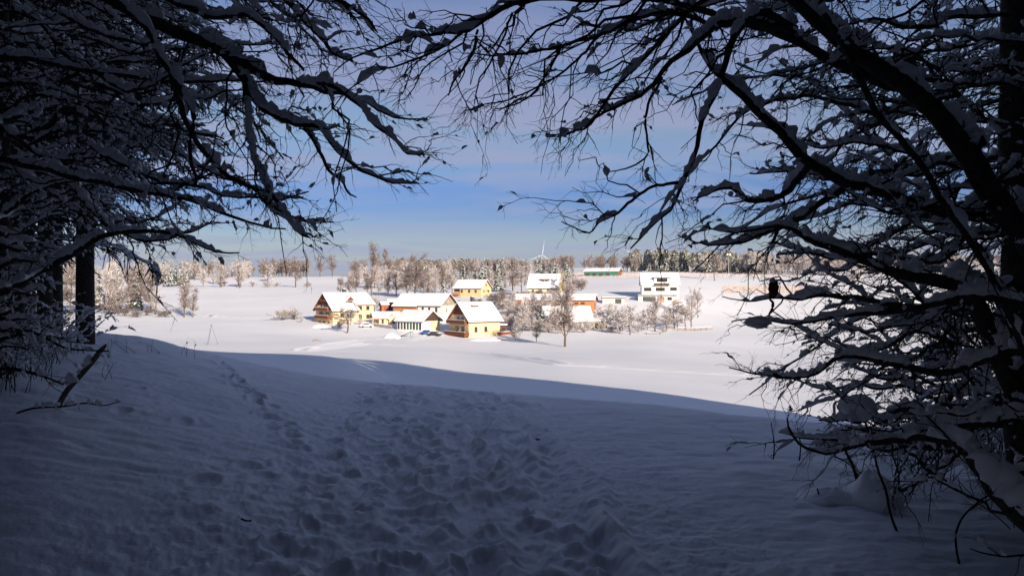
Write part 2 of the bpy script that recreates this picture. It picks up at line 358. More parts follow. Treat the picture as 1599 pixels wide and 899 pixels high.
def spawn(rng, P, Rd, dens, lr, ang=(25, 60), droop=.15, n=7, rat=.55, rmin=.0011, t0=.08, t1=1.0, flat=.5, wob=.05, upb=0.0):
    """side shoots along polylines: dens per metre; lr length range as metres"""
    seg = np.linalg.norm(np.diff(P, axis=1), axis=2); L = seg.sum(1)
    cnt = rng.poisson(np.maximum(dens*L*(t1-t0), 0)); N = cnt.sum()
    if N == 0: return np.zeros((0, n, 3)), np.zeros((0, n))
    pi = np.repeat(np.arange(len(P)), cnt); t = rng.uniform(t0, t1, N)
    m = P.shape[1]; f = t*(m-1); i = np.minimum(f.astype(int), m-2); fr = (f-i)[:, None]
    A = P[pi, i]; B = P[pi, i+1]; O = A*(1-fr)+B*fr
    d = B-A; d /= np.linalg.norm(d, axis=1, keepdims=True)+1e-9
    r0 = Rd[pi, i]
    q = rng.normal(size=(N, 3)); q[:, 2] *= (1-flat); q -= (q*d).sum(1, keepdims=True)*d; q /= np.linalg.norm(q, axis=1, keepdims=True)+1e-9
    a = np.radians(rng.uniform(ang[0], ang[1], N))[:, None]
    dir_ = d*np.cos(a)+q*np.sin(a); dir_[:, 2] += upb
    dir_ /= np.linalg.norm(dir_, axis=1, keepdims=True)
    Ln = rng.uniform(lr[0], lr[1], N)*(1.15-.65*t)
    s = np.linspace(0, 1, n)
    bend = rng.normal(size=(N, 3))*.25
    W = rng.normal(size=(N, n, 3))*wob; W[:, 0] = 0
    W = np.cumsum(W, axis=1)*.6
    C_ = O[:, None, :]+Ln[:, None, None]*(dir_[:, None, :]*s[None, :, None]+bend[:, None, :]*(s**2)[None, :, None]*.6+W)
    C_[:, :, 2] -= (droop*Ln[:, None]*s[None, :]**2)
    rc = np.maximum(np.minimum(r0*rat, .0011+Ln*.011), rmin)
    RR = rc[:, None]*(1-.72*s[None, :]); RR = np.maximum(RR, rmin*.55)
    return C_, RR
def snow_on(rng, P, Rd, dens, lr, wr, hgt=1.0, n=7, maxz=.8, bias=None):
    """lumps of snow lying on polylines"""
    seg = np.linalg.norm(np.diff(P, axis=1), axis=2); L = seg.sum(1)
    cnt = rng.poisson(np.maximum(dens*L, 0)); N = cnt.sum()
    if N == 0: return np.zeros((0, 3)), np.zeros((0, 4), int)
    pi = np.repeat(np.arange(len(P)), cnt); ln = rng.uniform(lr[0], lr[1], N)
    tl = np.minimum(ln/np.maximum(L[pi], .02), 1.0); tc = rng.uniform(0, 1, N)*(1-tl)+tl/2
    m = P.shape[1]; s = np.linspace(-.5, .5, n)
    t = np.clip(tc[:, None]+tl[:, None]*s, 0, 1)*(m-1); i = np.minimum(t.astype(int), m-2); fr = (t-i)[:, :, None]
    A = P[pi[:, None], i]; B = P[pi[:, None], i+1]; O = A*(1-fr)+B*fr; r = Rd[pi[:, None], i]
    dz = np.abs(O[:, -1, 2]-O[:, 0, 2])/(np.linalg.norm(O[:, -1]-O[:, 0], axis=1)+1e-6)
    ok = dz < maxz; O = O[ok]; r = r[ok]; N = ok.sum()
    if N == 0: return np.zeros((0, 3)), np.zeros((0, 4), int)
    wdt = (wr[0]+(wr[1]-wr[0])*rng.rand(N)**1.5)[:, None]
    prof = np.sqrt(np.clip(1-(2*np.abs(s))**2.6, 0, 1))[None, :]*(1+.36*rng.normal(size=(N, n)))
    prof = np.clip(prof, .03, 1.6); prof[:, 0] = .03; prof[:, -1] = .03
    rad = (wdt+.9*r)*prof
    O = O.copy(); O[:, :, 2] += r*.5+rad*hgt*.72
    V, Q = tubes(O, rad, 7, squash=hgt)
    V = V.reshape(N, n, 7, 3); V += rng.normal(size=V.shape)*(rad*.115)[:, :, None, None]
    return V.reshape(-1, 3), Q

def shade_crown(root, b, cfg, rng):  # boughs out of view, added to darken the near snow
    """the tree's upper crown, spread above and behind the viewer's head"""
    (tx, ty, tz), n, (xa, xb), (ya, yb), up = cfg
    A = np.array([tx, ty, tz])+rng.normal(size=(n, 3))*np.array([.15, .15, 1.2]); A[:, 2] = np.maximum(A[:, 2], .42*A[:, 1]+1.6)
    E = np.stack([rng.uniform(xa, xb, n), rng.uniform(ya, yb, n), np.zeros(n)], 1); E[:, 2] = np.maximum(2.6, .45*E[:, 1]+2.2)+rng.uniform(0, up, n)
    s = np.linspace(0, 1, 12)[None, :, None]; P0 = A[:, None]*(1-s)+E[:, None]*s; P0[:, :, 2] += 1.0*np.sin(s[:, :, 0]*3.14)
    P0 += np.cumsum(rng.normal(size=P0.shape)*.03, axis=1); R0 = np.linspace(.05, .01, 12)[None]*np.ones((n, 1))
    acc = Acc(); acc.add(*tubes(P0, R0, 6)); P1, R1 = spawn(rng, P0, R0, 5, (.5, 1.5), (30, 60), .1, 7, .6, .004, .15, 1, .7, .05); P2, R2 = spawn(rng, P1, R1, 7, (.15, .5), (30, 60), .05, 5, .7, .003, .05, 1, .7, .05)
    for P_ in (P1, P2): P_[:, :, 2] = np.maximum(P_[:, :, 2], .42*P_[:, :, 1]+1.3)
    acc.add(*tubes(P1, R1, 4)); acc.add(*tubes(P2, R2, 3)); o = link('crown', acc.mesh('crown', M['bark'], True, b), root); acc = Acc()
    for P_, R_x, d, l, w_ in ((P0, R0, 3, (.3, .9), (.04, .09)), (P1, R1, 3.0, (.2, .5), (.03, .08)), (P2, R2, 2.6, (.08, .3), (.02, .05))):
        V, Q = snow_on(rng, P_, R_x, d, l, w_, .6, 6, .9)
        if len(Q): acc.add(V, Q)
    link('snow', acc.mesh('snow', M['snow'], True, b), o)
def hero_tree(name, label, trunk, limbs, seed, dens1=8, dens2=14, l1=(.18, .75), l2=(.05, .22), snow=1.0, base=None, group=None, cat='tree', bark='bark', shade_canopy=None):
    """trunk: (px,py,Y,rpx) list; limbs: list of the same; every limb a part with its twigs, its snow a sub-part"""
    rng = np.random.RandomState(seed)
    tr = np.array([np.append(at(p[0], p[1], p[2]), p[3]*p[2]/F) for p in trunk]) if trunk[0][2] > 0 else np.array(trunk, float)
    b = tr[0, :3] if base is None else np.asarray(base)
    root = empty(name, b); tag(root, label, cat, group)
    T = resample(tr, 26); acc = Acc()
    TP = T[None, :, :3]+rng.normal(size=(1, 26, 3))*.006; V, Q = tubes(TP, T[None, :, 3], 14)
    acc.add(V, Q); link('trunk', acc.mesh('trunk', M[bark], True, b), root)
    if shade_canopy:
        shade_crown(root, b, shade_canopy, rng)
    for li in limbs:
        if isinstance(li, dict): pts, o = li['p'], li
        else: pts, o = li, {}
        arr = np.array([np.append(at(p[0], p[1], p[2]), p[3]*p[2]/F) for p in pts]) if o.get('px', True) else np.array(pts)
        n = 30; A = resample(arr, n); P0 = A[None, :, :3].copy(); R0 = A[None, :, 3]
        L = np.linalg.norm(np.diff(P0[0], axis=0), axis=1).sum()
        P0 += np.cumsum(rng.normal(size=P0.shape), axis=1)*.0035*min(L, 2.)
        acc = Acc(); V, Q = tubes(P0, R0, 9); acc.add(V, Q)
        d1 = dens1*o.get('d', 1)
        P1, R1 = spawn(rng, P0, R0, d1, tuple(v*o.get('l', 1) for v in l1), droop=o.get('droop', .22), n=9, t0=o.get('t0', .05), rat=.6, rmin=.0016, wob=.085)
        P2, R2 = spawn(rng, P1, R1, dens2, l2, n=6, droop=.08, rat=.7, rmin=.0012, wob=.07)
        P3, R3 = spawn(rng, P2, R2, 9, (.02, .07), n=3, droop=0, rat=.8, rmin=.0010)
        for P_, R_x, s in ((P1, R1, 5), (P2, R2, 4), (P3, R3, 3)):
            if len(P_): acc.add(*tubes(P_, R_x, s))
        ob = link('branch', acc.mesh('branch', M['bark' if bark == 'bark' else bark], True, b), root)
        k = snow*o.get('s', 1)
        if k > 0:
            acc = Acc()
            wide = R0.max() > .012
            if wide:
                V, Q = snow_on(rng, P0, R0*1.02, 5.5*k, (.07, .34), (.002, .011), 1.05, n=9, maxz=.93)
                if len(Q): acc.add(V, Q)
            V, Q = snow_on(rng, P0, R0, 3.2*k, (.05, .18), (.006, .014), 1.0, n=8, maxz=.9)
            if len(Q): acc.add(V, Q)
            if len(P1):
                V, Q = snow_on(rng, P1, R1, 1.7*k, (.03, .13), (.003, .011), 1.1, n=7, maxz=.85)
                if len(Q): acc.add(V, Q)
            if len(P2):
                V, Q = snow_on(rng, P2, R2, 1.0*k, (.02, .05), (.003, .007), 1.1, n=5, maxz=.8)
                if len(Q): acc.add(V, Q)
            if acc.n: link('snow', acc.mesh('snow', M['snow'], True, b), ob)
    return root

# ------------------------------------------------------------------ trees seen at a distance
def ribbons(rng, P, wd):
    N, n, _ = P.shape
    d = np.gradient(P, axis=1); q = rng.normal(size=(N, 1, 3)); s = np.cross(d, q); s /= np.linalg.norm(s, axis=2, keepdims=True)+1e-9
    w_ = (wd*np.linspace(1, .35, n))[None, :, None] if np.isscalar(wd) else wd[:, :, None]
    V = np.stack([P-s*w_/2, P+s*w_/2], 2).reshape(-1, 3)
    idx = np.arange(N*n*2).reshape(N, n, 2)
    Q = np.stack([idx[:, :-1, 0], idx[:, :-1, 1], idx[:, 1:, 1], idx[:, 1:, 0]], -1).reshape(-1, 4)
    return V, Q
def grow(rng, P, cnt, lr, ang, n=4, flat=.2, droop=0, upb=.1, t0=.1, t1=1., wob=.06):
    seg = np.linalg.norm(np.diff(P, axis=1), axis=2); L = seg.sum(1).mean()
    return spawn(rng, P, np.ones(P.shape[:2])*.05, cnt/L, lr, ang, droop, n, .6, .01, t0, t1, flat, wob, upb)[0]
def far_tree(kind, seed, dens=1.0, wk=1.0):
    """unit tree of height 1; returns (trunk mesh, crown mesh)"""
    rng = np.random.RandomState(seed)
    K = dict(  # t0 of limbs, limb length, limb angle, width of twigs, n limbs/sub/twig, twig mat, snow amount
        bare=(.20, (.30, .50), (24, 50), .0058, 20, 11, 12, 'twig_brown', .12, 0),
        frost=(.18, (.30, .50), (28, 60), .0068, 20, 11, 12, 'twig_frost', .5, .05),
        birch=(.16, (.26, .42), (20, 44), .0058, 20, 11, 12, 'twig_brown', .3, .25),
        apple=(.12, (.38, .58), (40, 72), .0085, 16, 10, 11, 'twig_dark', 1.6, .05),
        whiteapple=(.16, (.38, .58), (36, 75), .0115, 18, 11, 12, 'twig_frost', 3.2, .08),
        bush=(.02, (.45, .8), (15, 75), .0115, 18, 11, 11, 'twig_frost', 1.5, .1),
        brownbush=(.02, (.45, .8), (15, 70), .0105, 18, 11, 11, 'twig_brown', .35, .1),
        red=(.15, (.35, .5), (30, 60), .008, 14, 8, 8, 'twig_red', .35, 0),
        yellow=(.12, (.22, .34), (20, 45), .008, 18, 8, 8, 'twig_yellow', .3, 0),
        orange=(.02, (.45, .8), (15, 70), .012, 12, 8, 8, 'leaf_orange', .6, 0))[kind]
    t0, ll, la, tw, a, b_, c, mt, sn, dr = K; tw *= wk
    n = 10; z = np.linspace(-.03, .93, n)
    T = np.stack([np.cumsum(rng.normal(size=n)*.010), np.cumsum(rng.normal(size=n)*.010), z], 1)[None]
    if t0 < .05: T = T*np.array([1, 1, .45])
    acc = Acc(); acc.add(*tubes(T, (.022*(1-.85*np.linspace(0, 1, n)))[None], 6))
    P1 = grow(rng, T, a, ll, la, 6, .1, dr*.4, .25, t0, 1.0)
    R1 = np.full(P1.shape[:2], .0075)*(1-.75*np.linspace(0, 1, 6))
    acc.add(*tubes(P1, R1, 4))
    trunk = acc.mesh('trunk', M['trunk_far'], True)
    acc = Acc()
    P2 = grow(rng, P1, b_*dens, (.10, .24), (25, 60), 4, .1, dr*.5, .12, .12)
    P3 = grow(rng, P2, c*dens, (.05, .13), (20, 60), 3, .1, dr, .06, .05)
    acc.add(*ribbons(rng, P2, tw*1.25)); acc.add(*ribbons(rng, P3, tw))
    if sn:
        for PP, k, w_ in ((P1, 6*sn, (.004, .009)), (P2, 1.2*sn, (.0035, .008))):
            L = np.linalg.norm(np.diff(PP, axis=1), axis=2).sum(1).mean()
            cnt = k/max(L, .01)
            N = rng.poisson(k*len(PP))
            if N == 0: continue
            i = rng.randint(0, len(PP), N); f = rng.uniform(.1, .9, N)*(PP.shape[1]-1.01); j = f.astype(int); fr = (f-j)[:, None]
            A = PP[i, j]*(1-fr)+PP[i, j+1]*fr; d = PP[i, j+1]-PP[i, j]; d /= np.linalg.norm(d, axis=1, keepdims=True)+1e-9
            ln = rng.uniform(.012, .035, N)[:, None]
            s = np.array([-1, -.4, .4, 1]); O = A[:, None]+d[:, None]*ln[:, None]*s[None, :, None]
            rad = rng.uniform(*w_, N)[:, None]*np.array([.25, 1, .9, .2])
            O[:, :, 2] += rad*.6
            acc.add(*tubes(O, rad, 4), 1)
    return trunk, acc.mesh('crown', [M[mt], M['snow_far']], True)
def far_spruce(kind, seed):
    rng = np.random.RandomState(seed); acc = Acc(); n = 6
    T = np.stack([np.zeros(n), np.zeros(n), np.linspace(-.03, .98, n)], 1)[None]
    acc.add(*tubes(T, (.016*(1-.9*np.linspace(0, 1, n)))[None], 6)); trunk = acc.mesh('trunk', M['trunk_far'], True)
    acc = Acc(); N = 190 if kind == 'spruce' else 120
    h = rng.uniform(.08, .97, N)**.9 if kind == 'spruce' else rng.uniform(.5, .97, N)
    rr = (.20*(1-h)+.012) if kind == 'spruce' else .16*np.sqrt(np.clip(1-((h-.72)/.3)**2, .05, 1))
    rr = rr*rng.uniform(.65, 1.15, N); a = rng.uniform(0, 2*math.pi, N)
    s = np.linspace(0, 1, 4)
    O = np.stack([np.cos(a)[:, None]*rr[:, None]*s, np.sin(a)[:, None]*rr[:, None]*s, h[:, None]+(.02 if kind == 'spruce' else .05)*s-(.07 if kind == 'spruce' else .03)*s**2], 2)
    O[:, :, :] += rng.normal(size=O.shape)*.004
    wdt = rr[:, None]*np.array([.25, .75, .7, .08])
    acc.add(*tubes(O, wdt*.5, 5, squash=.38), 0)
    P1 = grow(rng, O, 5, (.02, .06), (30, 70), 3, .5, .1, 0)
    acc.add(*ribbons(rng, P1, .012), 0)
    k = rng.rand(N) < (.72 if kind == 'spruce' else .8)
    O2 = O[k][:, 1:].copy(); O2[:, :, 2] += .010; wd2 = wdt[k][:, 1:]*np.array([.35, .36, .1])
    O2 += rng.normal(size=O2.shape)*.003
    acc.add(*tubes(O2, wd2, 5, squash=.36), 1)
    return trunk, acc.mesh('crown', [M['spruce_far' if kind == 'spruce' else 'pine_far'], M['snow_far']], False)
TPL = {}
for k in ('bare', 'frost', 'birch', 'apple', 'whiteapple', 'bush', 'brownbush'):
    TPL[k] = [far_tree(k, 100+hash2(np.array([len(k)]), np.array([i]), 3)[0]*50+i if False else 100+10*i+len(k)) for i in range(3)]
for k in ('red', 'yellow', 'orange'): TPL[k] = [far_tree(k, 55)]
for k in ('spruce', 'pine'): TPL[k] = [far_spruce(k, 70+i) for i in range(3)]
KN = dict(bare='bare_tree', frost='frosted_tree', birch='birch_tree', apple='apple_tree', whiteapple='fruit_tree', bush='shrub', brownbush='shrub',
          red='young_tree', yellow='poplar_tree', orange='beech_bush', spruce='spruce_tree', pine='pine_tree')
trs = random.Random(5)
def plant(kind, x, y, z, H, wid=1.0, label=None, cat=None, group=None, var=None):
    v = TPL[kind][(trs.randrange(3) if var is None else var) % len(TPL[kind])]
    o = empty(KN[kind], (x, y, z), trs.uniform(0, 6.28))
    H *= .88 if kind not in ('spruce', 'pine') else 1; o.scale = (H*wid*1.15, H*wid*1.15, H)
    tag(o, label, cat or ('shrub' if 'bush' in kind else 'tree'), group)
    link('trunk' if 'bush' not in kind and kind != 'orange' else 'stem', v[0], o); link('crown', v[1], o)
    return o
def plant_px(kind, px, py, hpx, wid=1.0, label=None, group=None, Y=None, var=None, cat=None):
    if Y: p = ((px-799.5)/F*Y, Y, gh((px-799.5)/F*Y, Y))
    else: p = hit(px, py, 60, 900)
    return plant(kind, p[0], p[1], p[2]-.05, hpx*p[1]/F, wid, label, cat, group, var)

# ------------------------------------------------------------------ woods that read as one mass
def wood(name, label, cells, seed, ntw=None):
    """cells: (kind, px range, py of base, height px range, count)"""
    rng = np.random.RandomState(seed); acc = Acc()
    src = {}
    def arr(me):
        V = np.empty(len(me.vertices)*3, np.float32); me.vertices.foreach_get('co', V)
        Q = np.empty(len(me.loops), np.int32); me.loops.foreach_get('vertex_index', Q)
        mi = np.empty(len(me.polygons), np.int32); me.polygons.foreach_get('material_index', mi)
        return V.reshape(-1, 3), Q.reshape(-1, 4), mi
    mats = ['trunk_far', 'twig_brown', 'twig_frost', 'spruce_far', 'pine_far', 'snow_far', 'twig_dark']
    for kind, p0, p1, Y0, Y1, h0, h1, n in cells:
        vs = WT[kind]
        for k in range(n):
            px = rng.uniform(p0, p1); Y = rng.uniform(Y0, Y1); x = (px-799.5)/F*Y; z = gh(x, Y)
            H = rng.uniform(h0, h1); a = rng.uniform(0, 6.28); c, s = math.cos(a), math.sin(a); wd = rng.uniform(.85, 1.25)
            for me in vs[rng.randint(len(vs))]:
                if me.name not in src: src[me.name] = arr(me)
                V, Q, mi = src[me.name]
                W = np.stack([(V[:, 0]*c-V[:, 1]*s)*H*wd+x, (V[:, 0]*s+V[:, 1]*c)*H*wd+Y, V[:, 2]*H+z-.3], 1)
                loc = [mats.index(m.name) for m in me.materials]
                acc.V.append(W); acc.Q.append(Q+acc.n); acc.M.append(np.array(loc)[mi]); acc.n += len(W)
    o = link(name, acc.mesh(name, [M[m] for m in mats], True)); tag(o, label, 'woods', None, 'stuff'); return o
WT = dict(bare=[far_tree('bare', 300+i, .7, 1.9) for i in range(3)], frost=[far_tree('frost', 310+i, .7, 1.9) for i in range(3)],
          spruce=[far_spruce('spruce', 320+i) for i in range(2)], pine=[far_spruce('pine', 330+i) for i in range(2)])

# ------------------------------------------------------------------ box kit for buildings
class MB:
    def __init__(s): s.V = []; s.Q = []; s.n = 0
    def hexa(s, P):    # 8 corners: bottom ring 0-3, top ring 4-7 (counter-clockwise from above)
        n = s.n; s.V.append(np.array(P, float)); s.n += 8
        s.Q += [[n, n+3, n+2, n+1], [n+4, n+5, n+6, n+7], [n, n+1, n+5, n+4], [n+1, n+2, n+6, n+5], [n+2, n+3, n+7, n+6], [n+3, n, n+4, n+7]]
        return s
    def box(s, x0, x1, y0, y1, z0, z1): return s.hexa([(x0, y0, z0), (x1, y0, z0), (x1, y1, z0), (x0, y1, z0), (x0, y0, z1), (x1, y0, z1), (x1, y1, z1), (x0, y1, z1)])
    def prism(s, tri, ax, a0, a1):     # polygon of 4 points in (u,z), swept along ax
        P = []
        for a in (a0, a1):
            for u, z in tri: P.append((a, u, z) if ax == 'x' else (u, a, z))
        n = s.n; s.V.append(np.array(P, float)); s.n += 8
        s.Q += [[n, n+1, n+2, n+3], [n+7, n+6, n+5, n+4], [n, n+4, n+5, n+1], [n+1, n+5, n+6, n+2], [n+2, n+6, n+7, n+3], [n+3, n+7, n+4, n]]
        return s
    def bar(s, a, b, r, r2=None, sides=6):
        P = np.array([[a, b]], float); V, Q = tubes(P, np.array([[r, r2 or r]]), sides); s.V.append(V); s.Q += (Q+s.n).tolist(); s.n += len(V); return s
    def build(s, name, m, parent=None, bevel=0, smooth=False, label=None):
        me = mesh_np(name, np.vstack(s.V), np.array(s.Q), m, smooth=smooth)
        o = link(name, me, parent)
        if bevel:
            b = o.modifiers.new('bevel', 'BEVEL'); b.width = bevel; b.segments = 2; b.limit_method = 'ANGLE'
        if label: o['label'] = label
        return o
class House:
    def __init__(h, name, label, corner, beta, L, W, he, hr, ground=None, cat='house', wall='wall_yellow', roof='wood_red', corner_at=-1, oh=.9, ohg=1.0, snow=.35, found=4, walls=True, name_snow='snow', rt=.22, roof_back=None):
        h.L, h.W, h.he, h.hr, h.oh = L, W, he, hr, oh
        b = R_(beta); c, s = math.cos(b), math.sin(b)
        lx, ly = corner_at*L/2, -W/2
        x, y, z = corner
        h.loc = (x-(c*lx-s*ly), y-(s*lx+c*ly), z); h.root = empty(name, h.loc, b); tag(h.root, label, cat)
        if walls:
            m = MB(); m.box(-L/2, L/2, -W/2, W/2, -found, he)
            if hr > 0: m.prism([(-W/2, he), (0, he+hr*.995), (.001, he+hr*.995), (W/2, he)], 'x', -L/2, L/2)
            h.wall = m.build('wall', M[wall], h.root)
        k = hr/(W/2); h.k = k
        z0 = he+.05
        def slope(m, s, th0, th1, e, g):   # one roof slope as a slab between offsets th0..th1 above the roof plane
            ye = W/2+e; ze = z0-k*e
            m.prism([(s*ye, ze+th0), (0, z0+hr+th0), (0, z0+hr+th1), (s*ye, ze+th1)], 'x', -L/2-g, L/2+g)
        if hr > 0:
            m = MB(); slope(m, -1, 0, rt, oh, ohg); slope(m, 1, 0, rt, oh, ohg); h.roof = m.build('roof', M[roof], h.root)
            if snow:
                m = MB(); slope(m, -1, rt+.003, rt+snow, oh+.08, ohg+.06); slope(m, 1, rt+.003, rt+snow, oh+.08, ohg+.06)
                h.snow = m.build(name_snow, M['snow_far'], h.roof, bevel=.12)
        else:
            h.roof = MB().box(-L/2-oh, L/2+oh, -W/2-oh, W/2+oh, he+.003, he+rt).build('roof', M[roof], h.root)
            if snow: MB().box(-L/2-oh+.08, L/2+oh-.08, -W/2-oh+.08, W/2+oh-.08, he+rt+.003, he+rt+snow).build(name_snow, M['snow_far'], h.roof, bevel=.12)
    def fb(h, m, face, u0, u1, z0, z1, d0, d1):
        if face == 'f': m.box(u0, u1, -h.W/2-d1, -h.W/2-d0, z0, z1)
        elif face == 'l': m.box(-h.L/2-d1, -h.L/2-d0, u0, u1, z0, z1)
        elif face == 'r': m.box(h.L/2+d0, h.L/2+d1, u0, u1, z0, z1)
        return m
    def window(h, face, u, z, w_, ht, frame='frame_white', glass='glass', name='window', mull=1, d=0, sill=True):
        m = MB(); t = .09
        h.fb(m, face, u-w_/2, u-w_/2+t, z, z+ht, d-.02, d+.06); h.fb(m, face, u+w_/2-t, u+w_/2, z, z+ht, d-.02, d+.06)
        h.fb(m, face, u-w_/2+t, u+w_/2-t, z, z+t, d-.02, d+.06); h.fb(m, face, u-w_/2+t, u+w_/2-t, z+ht-t, z+ht, d-.02, d+.06)
        for i in range(mull):
            uu = u-w_/2+w_*(i+1)/(mull+1); h.fb(m, face, uu-.03, uu+.03, z+t, z+ht-t, d-.02, d+.05)
        f = m.build(name, M[frame], h.root)
        h.fb(MB(), face, u-w_/2+t*.5, u+w_/2-t*.5, z+t*.5, z+ht-t*.5, d-.01, d+.02).build('pane', M[glass], f)
        if sill and name == 'window': h.fb(MB(), face, u-w_/2-.1, u+w_/2+.1, z-.1, z-.003, d, d+.18).build('sill', M['concrete'], f)
        return f
    def door(h, face, u, z, w_, ht, m_='wood_brown', d=0, name='door'):
        o = h.fb(MB(), face, u-w_/2, u+w_/2, z, z+ht, d-.02, d+.06).build(name, M[m_], h.root)
        h.fb(MB(), face, u+w_/2-.2, u+w_/2-.14, z+ht*.45, z+ht*.45+.12, d+.062, d+.12).build('handle', M['metal_grey'], o); return o
    def gable(h, face, zb, m_='wood_brown', d=.04, cut=1.0, name='gable_cladding'):
        """triangular boarding from height zb to the ridge"""
        W, k = h.W, h.k; hw = (h.he+h.hr-zb)/k*.995; hw = min(hw, W/2)
        x0 = h.L/2+.003; x1 = h.L/2+d+.003
        if face == 'l': x0, x1 = -x1, -x0
        zt = h.he+h.hr
        m = MB(); m.prism([(-hw, max(zb, zt-k*hw)-0.0), (0, zt), (.001, zt), (hw, max(zb, zt-k*hw))], 'x', x0, x1)
        o = m.build(name, M[m_], h.root)
        nb = int(hw*2/.45); m = MB()
        for i in range(nb):
            u = -hw+(i+.5)*2*hw/nb; top = zt-k*abs(u)-.25
            if top > zb+.1: m.box(*( (x1, x1+.025) if face == 'r' else (x0-.025, x0)), u-.03, u+.03, zb+.02, top)
        if m.n: m.build('batten', M[m_], o)
        return o
    def balcony(h, face, u0, u1, z, depth, ht=.95, m_='wood_red', snow=True, posts=0):
        o = h.fb(MB(), face, u0, u1, z-.18, z, .003, depth).build('balcony', M['wood_brown'], h.root)
        m = MB(); h.fb(m, face, u0, u1, z+.003, z+ht, depth-.1, depth)
        h.fb(m, face, u0, u0+.1, z+.003, z+ht, .01, depth-.103); h.fb(m, face, u1-.1, u1, z+.003, z+ht, .01, depth-.103)
        m.build('railing', M[m_], o)
        if snow: h.fb(MB(), face, u0-.05, u1+.05, z+ht+.003, z+ht+.16, depth-.2, depth+.08).build('snow', M['snow_far'], o, bevel=.05)
        for i in range(posts):
            uu = u0+.12+(u1-u0-.24)*i/(max(posts-1, 1)); h.fb(MB(), face, uu-.08, uu+.08, -1.5, z-.183, depth-.18, depth-.02).build('post', M['wood_brown'], o)
        return o
    def chimney(h, u, v, w_=.7, ht=1.3, m_='metal_dark'):
        zr = h.he+h.hr-h.k*abs(v)
        c = MB().box(u-w_/2, u+w_/2, v-w_/2, v+w_/2, zr-.4, zr+.5+ht).build('chimney', M[m_], h.roof)
        MB().box(u-w_/2-.06, u+w_/2+.06, v-w_/2-.06, v+w_/2+.06, zr+.503+ht, zr+.66+ht).build('snow', M['snow_far'], c, bevel=.04)
    def dormer(h, u, v0, w_, ht, m_='wood_red', hr=1.0, windows=1, flat=False, d=3.2, frame='frame_white', wall=None):
        """dormer whose front stands at depth v0 (negative = front slope)"""
        zf = h.he+h.hr-h.k*abs(v0)
        o = MB().box(u-w_/2, u+w_/2, v0, v0+d, zf-.3, zf+ht).build('dormer', M[wall or m_], h.root)
        if flat:
            MB().box(u-w_/2-.4, u+w_/2+.4, v0-.5, v0+d, zf+ht+.003, zf+ht+.16).build('roof', M['wood_dark'], o)
            MB().box(u-w_/2-.35, u+w_/2+.35, v0-.45, v0+d+.4, zf+ht+.163, zf+ht+.42).build('snow', M['snow_far'], o, bevel=.08)
        else:
            m = MB(); m.prism([(u-w_/2, zf+ht+.003), (u, zf+ht+hr), (u+.001, zf+ht+hr), (u+w_/2, zf+ht+.003)], 'y', v0, v0+d+1.5); m.build('gable', M[m_], o)
            m = MB()
            for s in (-1, 1):
                m.prism([(u+s*(w_/2+.45), zf+ht-.4), (u, zf+ht+hr+.06), (u, zf+ht+hr+.4), (u+s*(w_/2+.45), zf+ht-.06)], 'y', v0-.5, v0+d+2.2)
            m.build('snow', M['snow_far'], o, bevel=.08)
        ww = w_*.8/windows
        for i in range(windows):
            uc = u-w_*.4+ww*(i+.5); m = MB(); t = .08; z0 = zf+.15; z1 = zf+ht-.15
            a, b = uc-ww*.42, uc+ww*.42
            m.box(a, a+t, v0-.06, v0-.003, z0, z1).box(b-t, b, v0-.06, v0-.003, z0, z1).box(a+t, b-t, v0-.06, v0-.003, z0, z0+t).box(a+t, b-t, v0-.06, v0-.003, z1-t, z1)
            f = m.build('window', M[frame], o); MB().box(a+t*.5, b-t*.5, v0-.035, v0-.002, z0+t*.5, z1-t*.5).build('pane', M['glass'], f)
        return o
def ground_at(px, Y, dz=0):
    x = (px-799.5)/F*Y; return (x, Y, gh(x, Y)+dz)
def pz(px, py, Y): return tuple(at(px, py, Y))

